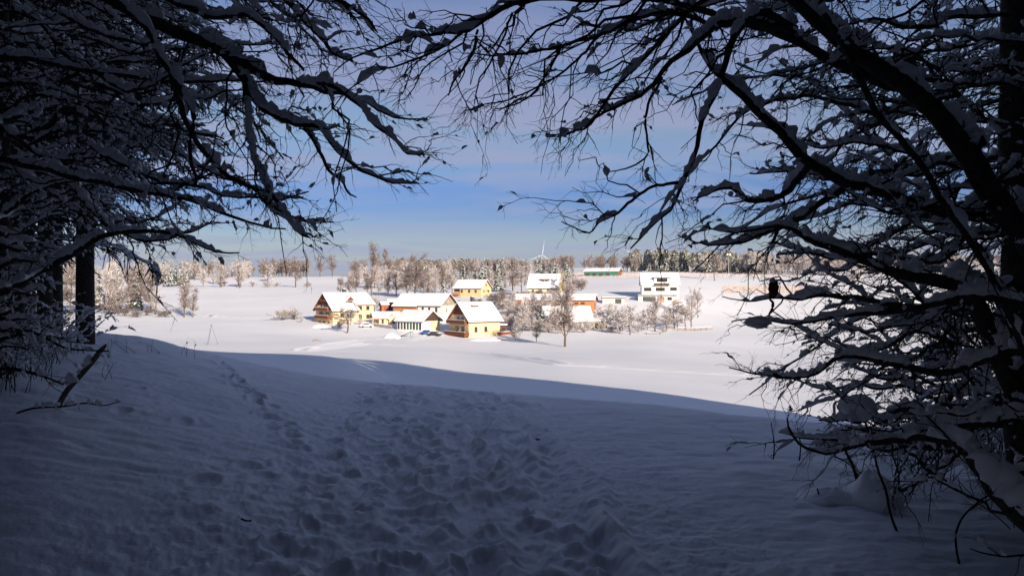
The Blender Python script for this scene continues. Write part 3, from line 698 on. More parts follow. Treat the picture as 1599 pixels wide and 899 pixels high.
# ================================================================== THE VILLAGE
def village():
    # A: big chalet on the left
    h = House('chalet', 'large yellow chalet at the village\'s left end with balconied gable and roof dormer', pz(520, 504, 266), 40, 9.2, 13.2, 4.6, 5.3, oh=1.0, ohg=.8, roof='wood_red')
    h.gable('l', 6.0, 'wood_red', .05)
    h.fb(MB(), 'l', -6.6, 6.6, 4.6, 4.85, .003, .25).build('beam', M['wood_brown'], h.root)
    h.balcony('l', -5.6, 4.6, 1.5, 1.5, posts=3); h.balcony('l', -4.6, 4.6, 4.2, 1.3)
    h.fb(MB(), 'l', -2.2, 2.2, 7.3, 8.0, .2, .9).build('gable_balcony', M['wood_red'], h.root)
    for u in (-2.4, 2.4): h.window('l', u, 2.0, 2.4, 1.7, 'frame_brown', mull=1)
    for u in (-2.0, 0, 2.0): h.window('l', u, 5.1, 1.2, 1.3, 'frame_brown')
    for u in (-3.5, 0, 3.2): h.window('l', u, -.9, 1.2, 1.3, 'frame_brown')
    for u in (-1.2, 2.4): h.window('f', u, 1.9, 1.3, 1.5, 'frame_brown')
    for u in (-2.5, 1.0, 3.4): h.window('f', u, -.8, 1.1, 1.1, 'frame_brown')
    h.chimney(3.4, .6, 1.1, 1.7); h.dormer(3.0, -4.6, 3.0, 1.4, 'wood_red', 1.5, d=2.6)
    root = h.root
    # taller wing of the same house, further right
    b = R_(40); c, s = math.cos(b), math.sin(b)
    wing = House('wing', None, (0, 0, 0), 0, 7.0, 12.2, 6.2, 3.7, oh=.6, ohg=.6, roof='wood_brown', cat=None)
    wr = wing.root
    # parts of the wing hang directly on the chalet (one level up)
    off = Vector((9.2/2+3.5+.003, .2, 0))
    wing_wall = wing.wall; wing_wall.name = 'wing_wall'; wing.roof.name = 'wing_roof'
    wing.root = wr
    for (u, z) in ((-1.8, 4.2), (1.2, 4.2), (-1.8, 1.2), (1.2, 1.2)): wing.window('f', u, z, 1.3, 1.4, 'frame_brown')
    wing.door('f', -1.6, -1.6, 3.0, 2.3, 'wood_brown', name='garage_door')
    for ch in list(wr.children):
        ch.parent = root; ch.location = ch.location+off
    bpy.data.objects.remove(wr)
    # B: front chalet
    h = House('chalet', 'yellow chalet nearest the meadow with two long brown balconies on its left gable', pz(732, 524, 234), 36, 11.6, 11.2, 4.7, 4.9, oh=.9, ohg=.7, roof='wood_red', found=6)
    h.gable('l', 6.2, 'wood_red', .05)
    h.balcony('l', -5.3, 5.3, 3.6, 1.4); h.balcony('l', -5.9, 5.9, .1, 1.7, posts=3)
    for u in (-2.2, 0.2): h.window('l', u, 4.3, 1.5, 1.7, 'frame_white')
    for u in (-2.4, 1.0): h.window('l', u, .8, 1.8, 1.9, 'frame_brown')
    h.door('l', -1.0, -2.6, 3.4, 2.0, 'wood_red', name='garage_door'); h.window('l', 3.2, -1.9, 1.4, 1.0, 'frame_white')
    h.fb(MB(), 'l', -5.6, 5.6, -.5, -.2, .003, .3).build('beam', M['wood_brown'], h.root)
    for u in (-3.2, .4): h.window('f', u, 1.0, 1.1, 1.6, 'frame_brown')
    h.fb(MB(), 'f', -5.8, 5.8, 3.85, 4.6, .003, .06).build('eaves_board', M['wood_red'], h.root)
    h.fb(MB(), 'f', -5.8, 5.8, -5.9, -.9, .003, .12).build('plinth', M['wall_peach'], h.root)
    h.chimney(-.6, .5, .9, 2.0); h.dormer(-1.2, -2.0, 1.9, 1.0, 'wood_red', .3, flat=True, d=1.2)
    ex = MB().box(h.L/2+.003, h.L/2+3.6, -3.8, 2.5, -3, 2.5).build('annexe', M['wood_red'], h.root)
    MB().box(h.L/2-.3, h.L/2+4.0, -4.2, 2.9, 2.503, 2.7).build('roof', M['wood_dark'], ex)
    MB().box(h.L/2-.2, h.L/2+3.9, -4.1, 2.8, 2.703, 3.1).build('snow', M['snow_far'], ex, bevel=.1)
    for v in (0, 1): MB().box(h.L/2+.4+v*1.6, h.L/2+1.6+v*1.6, -3.86, -3.803, .9, 2.0).build('window', M['glass'], ex)
    bl = MB().box(h.L/2-1.2, h.L/2+5.0, -6.4, -3.9, -.4, -.2).build('terrace', M['wood_brown'], h.root)
    MB().box(h.L/2-1.2, h.L/2+5.0, -6.5, -6.4, -.4, .8).box(h.L/2+5.0, h.L/2+5.1, -6.5, -3.9, -.4, .8).build('railing', M['wood_red'], bl)
    MB().box(h.L/2-1.3, h.L/2+5.2, -6.6, -6.3, .803, .96).build('snow', M['snow_far'], bl, bevel=.05)
    for k in range(4): MB().box(h.L/2-1.0+k*1.9, h.L/2-.8+k*1.9, -6.4, -6.2, -4, -.403).build('post', M['wall_cream'], bl)
    # C: hall with the green glazed front
    h = House('conservatory_house', 'low white building with a row of green glazed windows and a dark wooden gable', pz(659, 517, 244), -33, 10.4, 9.0, 3.1, 2.9, wall='wall_white', roof='metal_grey', corner_at=1, oh=.6, ohg=.9)
    h.gable('r', 3.5, 'wood_dark', .05); h.fb(MB(), 'r', -4.5, 4.5, 3.1, 3.5, .003, .08).build('beam', M['wood_dark'], h.root)
    for i in range(8): h.window('f', -4.5+i*1.28, .25, 1.12, 2.5, 'frame_white', 'glass_green' if i in (1, 3, 4, 6) else 'glass', mull=0, sill=False)
    h.window('r', 2.6, .6, 1.2, 2.0, 'frame_white', 'glass_green')
    an = MB().box(h.L/2+.06, h.L/2+.1, 0, 4.4, .0, 3.05).build('yellow_panel', M['wall_yellow'], h.root)
    # D: barn and white house in one row behind
    h = House('white_farmhouse', 'white farmhouse with three small windows and grey gable end behind the glazed hall', pz(687, 499, 268), -30, 9.5, 10, 4.9, 3.7, wall='wall_white', roof='wood_dark', corner_at=1, oh=.6, ohg=1.0)
    for u in (-2.6, 0.2, 3.2): h.window('f', u, 2.6, .9, 1.6, 'frame_brown')
    h.gable('r', 1.2, 'wall_grey', .05); h.window('r', 0, 5.6, .8, 1.0, 'frame_white'); h.window('r', -1, 2.6, 1.0, 1.2, 'frame_white')
    c2 = (h.loc[0]-math.cos(R_(-30))*(9.5/2+5.6), h.loc[1]-math.sin(R_(-30))*(9.5/2+5.6), h.loc[2]-.4)
    h2 = House('barn', 'long brown wooden barn under thick snow, left of the white farmhouse', (0, 0, 0), -30, 10.6, 10.4, 5.0, 3.9, cat='barn', wall='wood_orange', roof='wood_dark', corner_at=1, oh=.6, ohg=.3)
    h2.root.location = c2
    for u in (-3.5, -1, 1.5, 4): h2.door('f', u, -.8, 2.0, 2.9, 'wood_brown')
    # E: small yellow house
    h = House('cottage', 'small low yellow house with brown porch gable between left chalet and glazed hall', pz(592, 508, 262), 20, 5.6, 6.5, 2.4, 1.7, oh=.5, ohg=2.2, roof='wood_orange')
    h.gable('l', 2.5, 'wood_orange', .05); h.window('f', -1.6, .7, .8, 1.5, 'frame_brown'); h.window('f', 1.6, .7, .8, 1.5, 'frame_brown')
    h.balcony('l', -3.0, 3.0, -.1, 2.2, .9, 'wood_brown')
    for u in (-3.0, 3.0): MB().box(-h.L/2-2.1, -h.L/2-1.95, u-.08, u+.08, 0, 2.2).build('porch_post', M['wall_white'], h.root)
    x = MB().box(h.L/2-2.4, h.L/2+.6, -h.W/2-1.6, -h.W/2-.003, -2, 2.3).build('bay', M['wall_yellow'], h.root)
    MB().prism([(h.L/2-2.4, 2.303), (h.L/2-.9, 3.5), (h.L/2-.899, 3.5), (h.L/2+.6, 2.303)], 'y', -h.W/2-1.6, -h.W/2+1.4).build('gable', M['wall_yellow'], x)
    m = MB()
    for s in (-1, 1): m.prism([(h.L/2-.9+s*2.0, 2.0), (h.L/2-.9, 3.58), (h.L/2-.9, 3.9), (h.L/2-.9+s*2.0, 2.32)], 'y', -h.W/2-2.0, -h.W/2+2)
    m.build('snow', M['snow_far'], x, bevel=.08)
    MB().box(h.L/2-1.3, h.L/2-.5, -h.W/2-1.66, -h.W/2-1.603, .6, 2.0).build('window', M['frame_brown'], x)
    # F: upper yellow house
    h = House('hillside_house', 'yellow house on the slope above with a dark garage under its left end', pz(751, 462, 355), -28, 14.6, 9.5, 3.6, 3.5, wall='wall_peach', roof='wood_dark', corner_at=1, oh=.6, ohg=.7)
    for u in (-3, 1.0, 4.5): h.window('f', u, 1.6, 1.1, 1.2, 'frame_brown')
    h.window('f', -5.6, 1.6, 3.0, 1.5, 'frame_brown'); h.balcony('f', -7.3, -3.8, .7, 1.6, m_='wood_orange')
    h.door('f', -5.4, -2.2, 3.6, 2.0, 'metal_dark', name='garage_door'); h.window('r', 0, 4.6, .9, 1.0, 'frame_brown'); h.window('r', -2, 1.6, .9, 1.2, 'frame_brown'); h.window('r', 2.2, 1.6, .9, 1.2, 'frame_brown')
    # G: upper middle house
    h = House('dormer_house', 'house with a steep white roof and a double dormer window behind the tall bare tree', pz(874, 460, 342), -14, 14.2, 9.5, 3.4, 5.4, wall='wall_cream', roof='wood_dark', corner_at=1, oh=.7, ohg=.7)
    h.dormer(0, -3.1, 3.6, 1.5, 'wood_dark', .3, 2, True, 3.2); h.gable('r', 4.4, 'wall_olive', .05)
    for u in (-5, -1.5, 2, 5): h.window('f', u, .9, 1.2, 1.3, 'frame_brown')
    h.balcony('f', -4.5, -.5, .3, 1.4, .9, 'wood_red'); h.window('r', -2, 1.2, 1, 1.3, 'frame_white'); h.window('r', 2, 1.2, 1, 1.3, 'frame_white')
    # H: long low orange building
    h = House('stable', 'long low orange wooden stable with a snowy roof, stretching behind the big bare tree', pz(926, 481, 296), -16, 31, 7.5, 3.0, 1.9, cat='stable', wall='wood_orange', roof='wood_dark', corner_at=1, oh=.5, ohg=.8)
    for u in (6, 9, 11.5): h.window('f', u, 1.5, 1.6, .7, 'frame_brown')
    for u in (-14, -10.5, -7, -3.5): h.door('f', u, -.6, 1.9, 2.6, 'wood_brown')
    h.gable('r', 3.0, 'wood_orange', .04); h.door('r', 0, -.4, 2.2, 2.4, 'wood_brown')
    # I: white-roofed house hidden by the trees, with lean-to
    h = House('low_house', 'pale house with a broad snow covered roof half hidden by frosted fruit trees', pz(925, 514, 254), 8, 15.5, 9.0, 2.8, 4.2, wall='wall_plain', roof='wood_dark', corner_at=1, oh=.6, ohg=.4)
    for u in (-5, -1.5, 2.2, 5.4): h.window('f', u, .8, 1.1, 1.2, 'frame_brown')
    an = MB().box(h.L/2+.003, h.L/2+4.5, -3.5, 3.5, -3, 2.7).build('lean_to', M['wall_grey'], h.root)
    MB().prism([(-4.0, 2.703), (3.8, 4.2), (3.8, 4.55), (-4.0, 3.05)], 'x', h.L/2+.01, h.L/2+4.9).build('snow', M['snow_far'], an, bevel=.1)
    MB().box(h.L/2+1.2, h.L/2+2.6, -3.56, -3.503, .3, 2.0).build('window', M['glass'], an)
    # J: modern white house on the right
    h = House('villa', 'modern white villa on the right with wide dark windows and a garage below', pz(1060, 461, 330), -6, 15.6, 9.5, 4.6, 4.6, cat='villa', wall='wall_white', roof='metal_grey', corner_at=1, oh=.5, ohg=.5, found=6)
    h.dormer(0.8, -4.2, 6.8, 2.3, 'wall_white', .3, 1, True, 3.8, 'frame_brown')
    h.window('f', -5.3, 1.9, 3.2, 1.4, 'metal_dark', mull=2); h.window('f', 0, 1.9, 3.9, 1.4, 'metal_dark', mull=2); h.window('f', 5.6, 2.1, 2.8, 1.3, 'metal_dark', mull=1)
    h.balcony('f', -2.4, 3.8, 4.3, 1.3, .9, 'metal_dark', False)
    h.gable('r', .0, 'wall_peach', .03)
    g = MB().box(-9.6, 6.2, -11.0, -4.76, -5, -.15).build('garage', M['wall_white'], h.root)
    MB().box(-10.0, 6.6, -11.5, -4.77, -.147, .2).build('roof', M['metal_dark'], g)
    MB().box(-9.9, 6.5, -11.4, -4.78, .203, .4).build('snow', M['snow_far'], g, bevel=.08)
    MB().box(-7.8, -2.4, -11.06, -11.003, -3.1, -.5).build('garage_door', M['metal_dark'], g)
    MB().box(-.7, 1.2, -11.06, -11.003, -2.9, -.5).build('door', M['wood_orange'], g)
    MB().box(2.4, 4.3, -11.06, -11.003, -2.0, -.7).build('window', M['glass'], g)
    # K: green hall on the ridge
    h = House('hall', 'long green wooden hall with a brown gable on the upper field\'s edge', pz(965, 432.5, 500), -24, 23, 8.5, 3.6, 2.0, cat='barn', wall='green_wall', roof='wood_dark', corner_at=1, oh=.5, ohg=.7)
    h.gable('r', .0, 'wood_brown', .06); h.fb(MB(), 'r', -4.2, 4.2, -1, 3.6, .003, .06).build('gable_wall', M['wood_brown'], h.root)
    for u in (-9, -4.5, 0, 4.5): h.door('f', u, -.3, 2.4, 2.8, 'wood_dark', name='door')
    # small outbuildings
    h = House('shed', 'small brick red shed just behind the yellow cottage', ground_at(596, 286, 1.0), 25, 2.6, 3.0, 2.6, .9, cat='shed', wall='brick', roof='wood_dark', oh=.25, ohg=.3, snow=.25)
    h.door('f', 0, 0, 1, 2)
    h = House('shed', 'dark wooden shed beside the brown barn\'s left end', ground_at(606, 292, 1.2), 10, 3.6, 3.0, 2.7, .8, cat='shed', wall='wood_dark', roof='wood_dark', oh=.25, ohg=.3, snow=.3)
    h.door('f', 0, 0, 1, 2)
    h = House('carport', 'white flat roofed carport right of the long orange stable', pz(975, 473, 318), -4, 9, 5, 2.0, 0, cat='carport', wall='wall_plain', roof='metal_dark', corner_at=1, oh=.3, snow=.3)
    h.door('f', 2, -.2, 2.5, 1.9, 'metal_dark')
village()

def car(label, px, py, Y, rz, paint, dark=True):
    x, y, z = ground_at(px, Y); root = empty('parked_car', (x, y, z), R_(rz)); tag(root, label, 'car')
    m = MB(); m.box(-2.1, 2.1, -.85, .85, .3, .85).hexa([(-1.5, -.8, .85), (1.2, -.8, .85), (1.2, .8, .85), (-1.5, .8, .85), (-1.0, -.68, 1.42), (.6, -.68, 1.42), (.6, .68, 1.42), (-1.0, .68, 1.42)])
    m.build('body', M[paint], root, bevel=.08)
    MB().box(-1.15, .75, -.83, -.75, .9, 1.3).box(-1.15, .75, .75, .83, .9, 1.3).build('window', M['glass'], root)
    MB().box(-1.1, .7, -.72, .72, 1.43, 1.65).box(.9, 2.0, -.78, .78, .87, 1.02).box(-2.05, -1.5, -.78, .78, .87, 1.05).build('snow', M['snow_far'], root, bevel=.07)
    for sx in (-1.3, 1.3):
        for sy in (-.86, .86):
            w_ = MB().bar((sx, sy-.1, .3), (sx, sy+.1, .3), .31, sides=12).bar((sx, sy-.1, .3), (sx, sy-.1001, .3), .31, .01, 12).bar((sx, sy+.1, .3), (sx, sy+.1001, .3), .31, .01, 12).build('wheel', M['rubber'], root)
    for sy in (-.6, .6): MB().box(2.1, 2.13, sy-.18, sy+.18, .55, .72).build('headlight', M['frame_white'], root)
car('snow topped dark car parked between the glazed hall and front chalet', 679, 523, 238, -20, 'car_dark')
car('blue car under snow, left of the dark car beside the hall', 667, 520, 241, -8, 'car_blue')
car('white car standing in front of the left chalet\'s taller wing', 573, 509, 256, 10, 'car_white')
def fence(name, label, pts, h_=1.1, m_='wood_brown', rails=2, step=2.5, solid=False, cat='fence'):
    P = np.array([ground_at(px, Y) for px, Y in pts]); root = empty(name, P[0]); tag(root, label, cat); o = P[0]
    for a, b in zip(P[:-1], P[1:]):
        n = max(1, int(np.hypot(*(b-a)[:2])/step))
        for i in range(n+1):
            q = a+(b-a)*i/n-o; MB().bar(q-[0, 0, .3], q+[0, 0, h_], .06, sides=5).build('post', M[m_], root)
    m = MB()
    for r in range(rails):
        zz_ = h_*(.45+.45*r/max(rails-1, 1))
        for a, b in zip(P[:-1], P[1:]):
            d = (b-a); u = np.array([-d[1], d[0], 0]); u = u/np.linalg.norm(u)*.03; t = .25 if solid else .06
            a_, b_ = a-o+[0, 0, zz_], b-o+[0, 0, zz_]
            m.hexa([a_-u-[0, 0, t], b_-u-[0, 0, t], b_+u-[0, 0, t], a_+u-[0, 0, t], a_-u+[0, 0, t], b_-u+[0, 0, t], b_+u+[0, 0, t], a_+u+[0, 0, t]])
    m.build('rail', M[m_], root)
    m = MB()
    for a, b in zip(P[:-1], P[1:]):
        a_, b_ = a-o+[0, 0, h_+.02], b-o+[0, 0, h_+.02]; y = np.array([0, .07, 0]); z_ = np.array([0, 0, .12])
        m.hexa([a_-y, b_-y, b_+y, a_+y, a_-y+z_, b_-y+z_, b_+y+z_, a_+y+z_])
    m.build('snow', M['snow_far'], root)
fence('wooden_fence', 'low board fence along the yard of the small yellow cottage', [(580, 258), (612, 252)], 1.0, 'concrete', 2, 2.5, True)
fence('wooden_fence', 'dark wooden rail fence behind the red young tree at the right edge of the village', [(1058, 262), (1085, 262), (1112, 266)], 1.1, 'wood_brown', 2)
fence('wooden_fence', 'snowy plank fence in the garden below the hillside house', [(722, 320), (750, 315)], 1.0, 'wall_grey', 2)
def bench(label, px, Y):
    x, y, z = ground_at(px, Y); r = empty('bench', (x, y, z), .1); tag(r, label, 'bench')
    MB().box(-2.6, 2.6, -.3, .3, .42, .52).build('seat', M['wood_dark'], r); MB().box(-2.6, 2.6, -.25, .25, .523, .6).build('snow', M['snow_far'], r)
    for u in (-2.2, 2.2): MB().box(u-.08, u+.08, -.22, .22, -.2, .42).build('leg', M['wood_dark'], r)
bench('long low wooden bench under the frosted trees right of the village', 1020, 246)
# tilted panel and garden heaps in front of the glazed hall
x, y, z = ground_at(636, 233); r = empty('trailer', (x, y, z), R_(-15)); tag(r, 'snow covered tilted trailer cover standing in front of the green windows', 'trailer')
MB().hexa([(-1.9, -1.0, .5), (1.6, -1.0, 1.9), (1.6, 1.2, 1.9), (-1.9, 1.2, .5), (-1.9, -1.0, .6), (1.6, -1.0, 2.0), (1.6, 1.2, 2.0), (-1.9, 1.2, .6)]).build('panel', M['metal_grey'], r)
MB().hexa([(-1.95, -1.05, .603), (1.65, -1.05, 2.003), (1.65, 1.25, 2.003), (-1.95, 1.25, .603), (-1.85, -.9, .9), (1.55, -.9, 2.3), (1.55, 1.1, 2.3), (-1.85, 1.1, .9)]).build('snow', M['snow_far'], r, bevel=.08)
for sx, h_ in ((-1.5, .6), (1.4, 1.8)):
    for sy in (-.8, 1): MB().bar((sx, sy, -.2), (sx, sy, h_), .05).build('leg', M['metal_dark'], r)
def heap(name, label, px, py, rx, ry, h_, m_='snow_far', Y=None, cat='snow heap', seed=0):
    p = ground_at(px, Y) if Y else hit(px, py, 60, 600)
    n, k = 24, 10; a = np.arange(n)/n*2*math.pi; V = []
    for i in range(k):
        s = i/(k-1); rr = 1-s
        for t in a:
            q = 1+.25*float(vnoise(np.array([math.cos(t)*1.5+seed]), np.array([math.sin(t)*1.5+s*2]), seed)[0])*2
            V.append((rx*rr*q*math.cos(t), ry*rr*q*math.sin(t), h_*(1-rr**1.7)-.25*(i == 0)+.08*h_*math.sin(t*3+s*7)*(i > 0)*(rr > 0)))
    V = np.array(V); idx = np.arange(n*k).reshape(k, n); nx = np.roll(idx, -1, 1)
    Q = np.stack([idx[:-1], nx[:-1], nx[1:], idx[1:]], -1).reshape(-1, 4)
    o = link(name, mesh_np(name, V, Q, M[m_], smooth=True)); o.location = tuple(float(v) for v in p); tag(o, label, cat); return o
heap('snow_heap', 'shovelled white snow heap in front of the glazed hall', 611, 528, 3.2, 2.2, 1.5, seed=1)
heap('snow_heap', 'long low snow heap before the left chalet', 503, 511, 4.2, 2.2, 1.0, seed=2)
heap('snow_heap', 'rounded bank of snow beside the front chalet\'s cellar', 760, 531, 5.5, 3.0, .8, seed=3)
heap('stone_heap', 'small dark stone heap poking out of the snow left of the track', 494, 533, 1.2, .7, .6, 'concrete', seed=4, cat='stones')
def woodpile(label, px, Y, n=14, seed=0):
    rr = random.Random(seed); x, y, z = ground_at(px, Y); r = empty('brushwood', (x, y, z)); tag(r, label, 'brushwood'); m = MB(); s = MB()
    for k in range(n):
        a = rr.uniform(-.5, .5); u, v = rr.uniform(-2.6, 2.6), rr.uniform(-.8, .8); l = rr.uniform(.5, 1.3); h_ = rr.uniform(.1, .5)
        p, q = (u-l*math.cos(a), v-l*math.sin(a), h_-.1), (u+l*math.cos(a), v+l*math.sin(a), h_+rr.uniform(0, .3)); m.bar(p, q, .07)
        s.bar((p[0], p[1], p[2]+.09), (q[0], q[1], q[2]+.09), .06)
    m.build('branch', M['twig_dark'], r); s.build('snow', M['snow_far'], r)
woodpile('cut dark branches lying in the snow right below the front chalet', 766, 226, seed=1)
woodpile('snow dusted brushwood pile on the slope left of the dormer house', 832, 325, 22, seed=2)
# tripod frame in the left field
p = hit(330, 538, 60, 400); r = empty('tripod_frame', p); tag(r, 'thin metal tripod frame standing alone in the left snowfield', 'frame')
k = p[1]/F
for (dx, dy, t) in ((-8.5, 1.2, 2), (-2.5, -1.6, 3), (10.5, .4, 4)): MB().bar((dx*k, dy, -.3), (0, 0, 30*k), .055, .04).build('leg', M['metal_grey'], r)
MB().bar((-.12, 0, 30*k-.1), (.12, 0, 30*k+.1), .14).build('joint', M['metal_grey'], r)
# wind turbines
def turbine(label, px, hub_py, Y, ang, blade_px, base_py=430, yaw=.3):
    hx, hy, hz = at(px, hub_py, Y); k = Y/F; zb = gh(hx, hy)-1
    r = empty('wind_turbine', (hx, hy, zb), yaw); tag(r, label, 'wind turbine', None); H = hz-zb
    MB().bar((0, 0, 0), (0, 0, H), 1.5, .9, 16).build('tower', M['metal_white'], r, smooth=True)
    n = MB().box(-1.8, 1.8, -4, 6, H-1.6, H+2).build('nacelle', M['metal_white'], r, bevel=.5)
    hb = MB().bar((0, -4.01, H), (0, -6.5, H), 1.6, .5, 12).build('hub', M['metal_white'], r, smooth=True)
    for i in range(3):
        a = R_(ang+120*i); L = blade_px*k; d = np.array([math.sin(a), 0, math.cos(a)]); P = np.array([[np.array([0, -5.2, H])+d*L*t for t in (0, .08, .25, .6, 1)]])
        V, Q = tubes(P, np.array([[.6, .7, .95, .55, .15]]), 8, squash=.35, up=(0, 1, 0)); link('blade', mesh_np('blade', V, Q, M['metal_white'], smooth=True), r)
turbine('tallest visible wind turbine with raised blade, left of the ridge hall', 846, 398, 2000, 8, 24)
turbine('wind turbine whose full tower shows through the branches above the villa', 986, 396, 2100, 55, 17)
turbine('wind turbine with a single blade showing above the right wood', 1025, 404, 2100, -22, 20)
turbine('faint wind turbine far right behind the snowy branches', 1217, 397, 2300, 20, 17)
# radio mast
x, y, z = ground_at(1138, 545); H = (z*-1+zz(394, 545)); r = empty('mast', (x, y, z)); tag(r, 'slim pale mast with two white boxes on top rising above the right wood', 'mast')
MB().bar((0, 0, -.5), (0, 0, zz(395, 545)-z), .16, .11, 8).build('pole', M['metal_white'], r)
for s in (-1, 1): MB().box(s*.9-.4, s*.9+.4, -.3, .3, zz(397, 545)-z-.8, zz(397, 545)-z+.5).build('antenna_box', M['frame_white'], r)
MB().bar((-1.3, 0, zz(397, 545)-z), (1.3, 0, zz(397, 545)-z), .12).build('crossbar', M['metal_white'], r)

# ------------------------------------------------------------------ dry field strips (grass stubble through the snow)
def stubble(name, label, px0, px1, py0, py1, n, h_, seed):
    rng = np.random.RandomState(seed); P = []
    a = [hit(p, (py0+py1)/2, 200, 900) for p in np.linspace(px0, px1, 8)]
    y0 = [hit(p, py1, 200, 900)[1] for p in np.linspace(px0, px1, 8)]; y1 = [hit(p, py0, 200, 900)[1] for p in np.linspace(px0, px1, 8)]
    t = rng.rand(n); px = px0+(px1-px0)*t; Y = np.interp(t, np.linspace(0, 1, 8), y0)+(np.interp(t, np.linspace(0, 1, 8), y1)-np.interp(t, np.linspace(0, 1, 8), y0))*rng.rand(n)
    x = (px-799.5)/F*Y; z = base_h(x, Y); B = np.stack([x, Y, z], 1); T = B+np.stack([rng.normal(size=n)*.15, rng.normal(size=n)*.15, rng.uniform(.5, 1, n)*h_], 1)
    V, Q = ribbons(rng, np.stack([B, T], 1), .10)
    o = link(name, mesh_np(name, V, Q, M['grass_dry'])); tag(o, label, 'grass', None, 'stuff')
stubble('dry_grass', 'pale brown reed strip below the wood at the right', 1128, 1290, 447, 458, 9000, .9, 1)
stubble('dry_grass', 'brown stubble strip along the foot of the ridge wood', 880, 1250, 427, 433, 9000, 1.0, 2)

# ------------------------------------------------------------------ individual trees round the village
ORD = 'first second third fourth fifth sixth seventh eighth ninth tenth eleventh twelfth thirteenth fourteenth fifteenth sixteenth seventeenth eighteenth nineteenth twentieth'.split()
ORD += ['twenty-'+w_ for w_ in ORD[:9]]+['thirtieth']+['thirty-'+w_ for w_ in ORD[:9]]
def ordinals(group, text):
    obs = [o for o in bpy.data.objects if o.get('group') == group and o.parent is None]
    for i, o in enumerate(sorted(obs, key=lambda o: o.location.x/max(o.location.y, .1))): o['label'] = text.replace('#', ORD[i])
def VT():
    G = dict
    # hero trees with labels of their own
    plant_px('bare', 883, 541, 98, 1.0, 'tall bare tree with a thick trunk standing alone before the village centre', var=1)
    plant_px('apple', 540, 520, 42, 1.5, 'wide dark apple tree on the snow in front of the left chalet', var=0)
    plant_px('apple', 805, 534, 30, 1.0, 'small thin tree at the front chalet\'s right, nearest the meadow', var=1)
    plant_px('birch', 838, 534, 34, .8, 'slender sapling between the small thin tree and the tall bare tree', var=2)
    plant_px('whiteapple', 985, 523, 50, 1.0, 'round frosted fruit tree at the meadow edge right of the pale house', var=0)
    plant_px('frost', 1023, 517, 56, .95, 'white frosted tree standing over the long low bench', var=1)
    plant_px('red', 1058, 511, 46, .85, 'reddish young tree by the rail fence')
    plant_px('frost', 1080, 512, 60, .75, 'slim frosted tree right beside the reddish young tree', var=2)
    plant_px('frost', 1091, 496, 50, .7, 'leaning frosted tree at the far right of the village gardens', var=0)
    plant_px('apple', 1053, 496, 46, 1.2, 'dense dark garden tree in front of the villa\'s right corner', Y=268, var=2)
    plant_px('spruce', 846, 508, 36, 1.5, 'dark green conifer beside the broad snowy roof of the pale house', Y=250, var=0)
    plant_px('orange', 966, 518, 20, 1.3, 'low bush still holding orange leaves in front of the fruit trees', Y=244, cat='bush')
    plant_px('yellow', 878, 463, 44, .85, 'yellowish narrow tree at the gable of the dormer house', Y=338)
    plant_px('brownbush', 772, 478, 30, 1.7, 'broad brown hedge bush below the hillside house', Y=315, var=0)
    plant_px('spruce', 693, 463, 32, 1.1, 'small dark spruce at the left of the hillside house', Y=362, var=1)
    plant_px('spruce', 753, 440, 46, .95, 'tall dark spruce rising behind the hillside house', Y=400, var=2)
    plant_px('spruce', 731, 440, 32, 1.0, 'narrow dark spruce left of the tall one behind the hillside house', Y=405, var=0)
    plant_px('spruce', 777, 440, 30, 1.5, 'squat dark spruce right of the hillside house', Y=385, var=1)
    plant_px('bare', 801, 452, 52, 1.0, 'big brown bare tree between hillside house and dormer house', Y=385, var=2)
    plant_px('frost', 815, 450, 44, .9, 'frost white tree touching the left edge of the dormer house', Y=372, var=0)
    plant_px('spruce', 879, 442, 26, 1.6, 'snow laden spruce peeking over the dormer house\'s ridge', Y=420, var=0)
    plant_px('bare', 649, 462, 74, 1.15, 'tallest dense brown bare tree on the slope above the barn', Y=355, var=0)
    plant_px('bare', 636, 460, 54, .8, 'brown bare tree left of the tallest one above the barn', Y=362, var=1)
    plant_px('birch', 668, 461, 50, .8, 'thin brown tree right of the tallest one above the barn', Y=352, var=2)
    plant_px('bare', 583, 432, 52, .85, 'tall bare tree on the left ridge against the sky', var=1, Y=585)
    plant_px('bare', 602, 432, 40, .85, 'second bare tree on the ridge just right of the tall one', var=2, Y=585)
    plant_px('bare', 500, 432, 34, 1.0, 'left one of two round bare trees alone on the ridge', var=0, Y=590)
    plant_px('bare', 519, 432, 35, 1.0, 'right one of two round bare trees alone on the ridge', var=1, Y=590)
    plant_px('birch', 461, 451, 50, .9, 'bare birch in the upper left field in front of the ridge', Y=462, var=0)
    plant_px('bush', 418, 450, 14, 1.3, 'tiny bush in the upper left field', Y=465, var=0)
    plant_px('frost', 376, 451, 42, 1.3, 'wide frosted tree on the upper field terrace at the left', Y=455, var=0)
    plant_px('frost', 344, 447, 44, 1.2, 'frosted tree on the terrace just left of the widest one', Y=460, var=1)
    plant_px('birch', 287, 491, 68, .8, 'taller birch of the pair alone at the left field edge', Y=292, var=1)
    plant_px('birch', 302, 491, 48, .8, 'shorter birch of the pair alone at the left field edge', Y=293, var=2)
    plant_px('bush', 441, 500, 30, 1.3, 'frosted bush furthest left of the hedge by the left chalet', var=0)
    plant_px('bush', 459, 499, 24, 1.5, 'low frosted bush in the hedge touching the left chalet', var=1)
    plant_px('bush', 330, 495, 6, 1.6, 'tiny snow covered bush in the left field track', var=2)
    plant_px('apple', 1117, 440, 44, .8, 'thin dark tree alone on the upper right field', Y=470, var=0)
    plant_px('whiteapple', 1330, 455, 48, 1.2, 'frosted tree behind the right branches on the upper field', Y=430, var=0)
    # sets
    g = 'bare trees in a loose row on the slope above the barn'
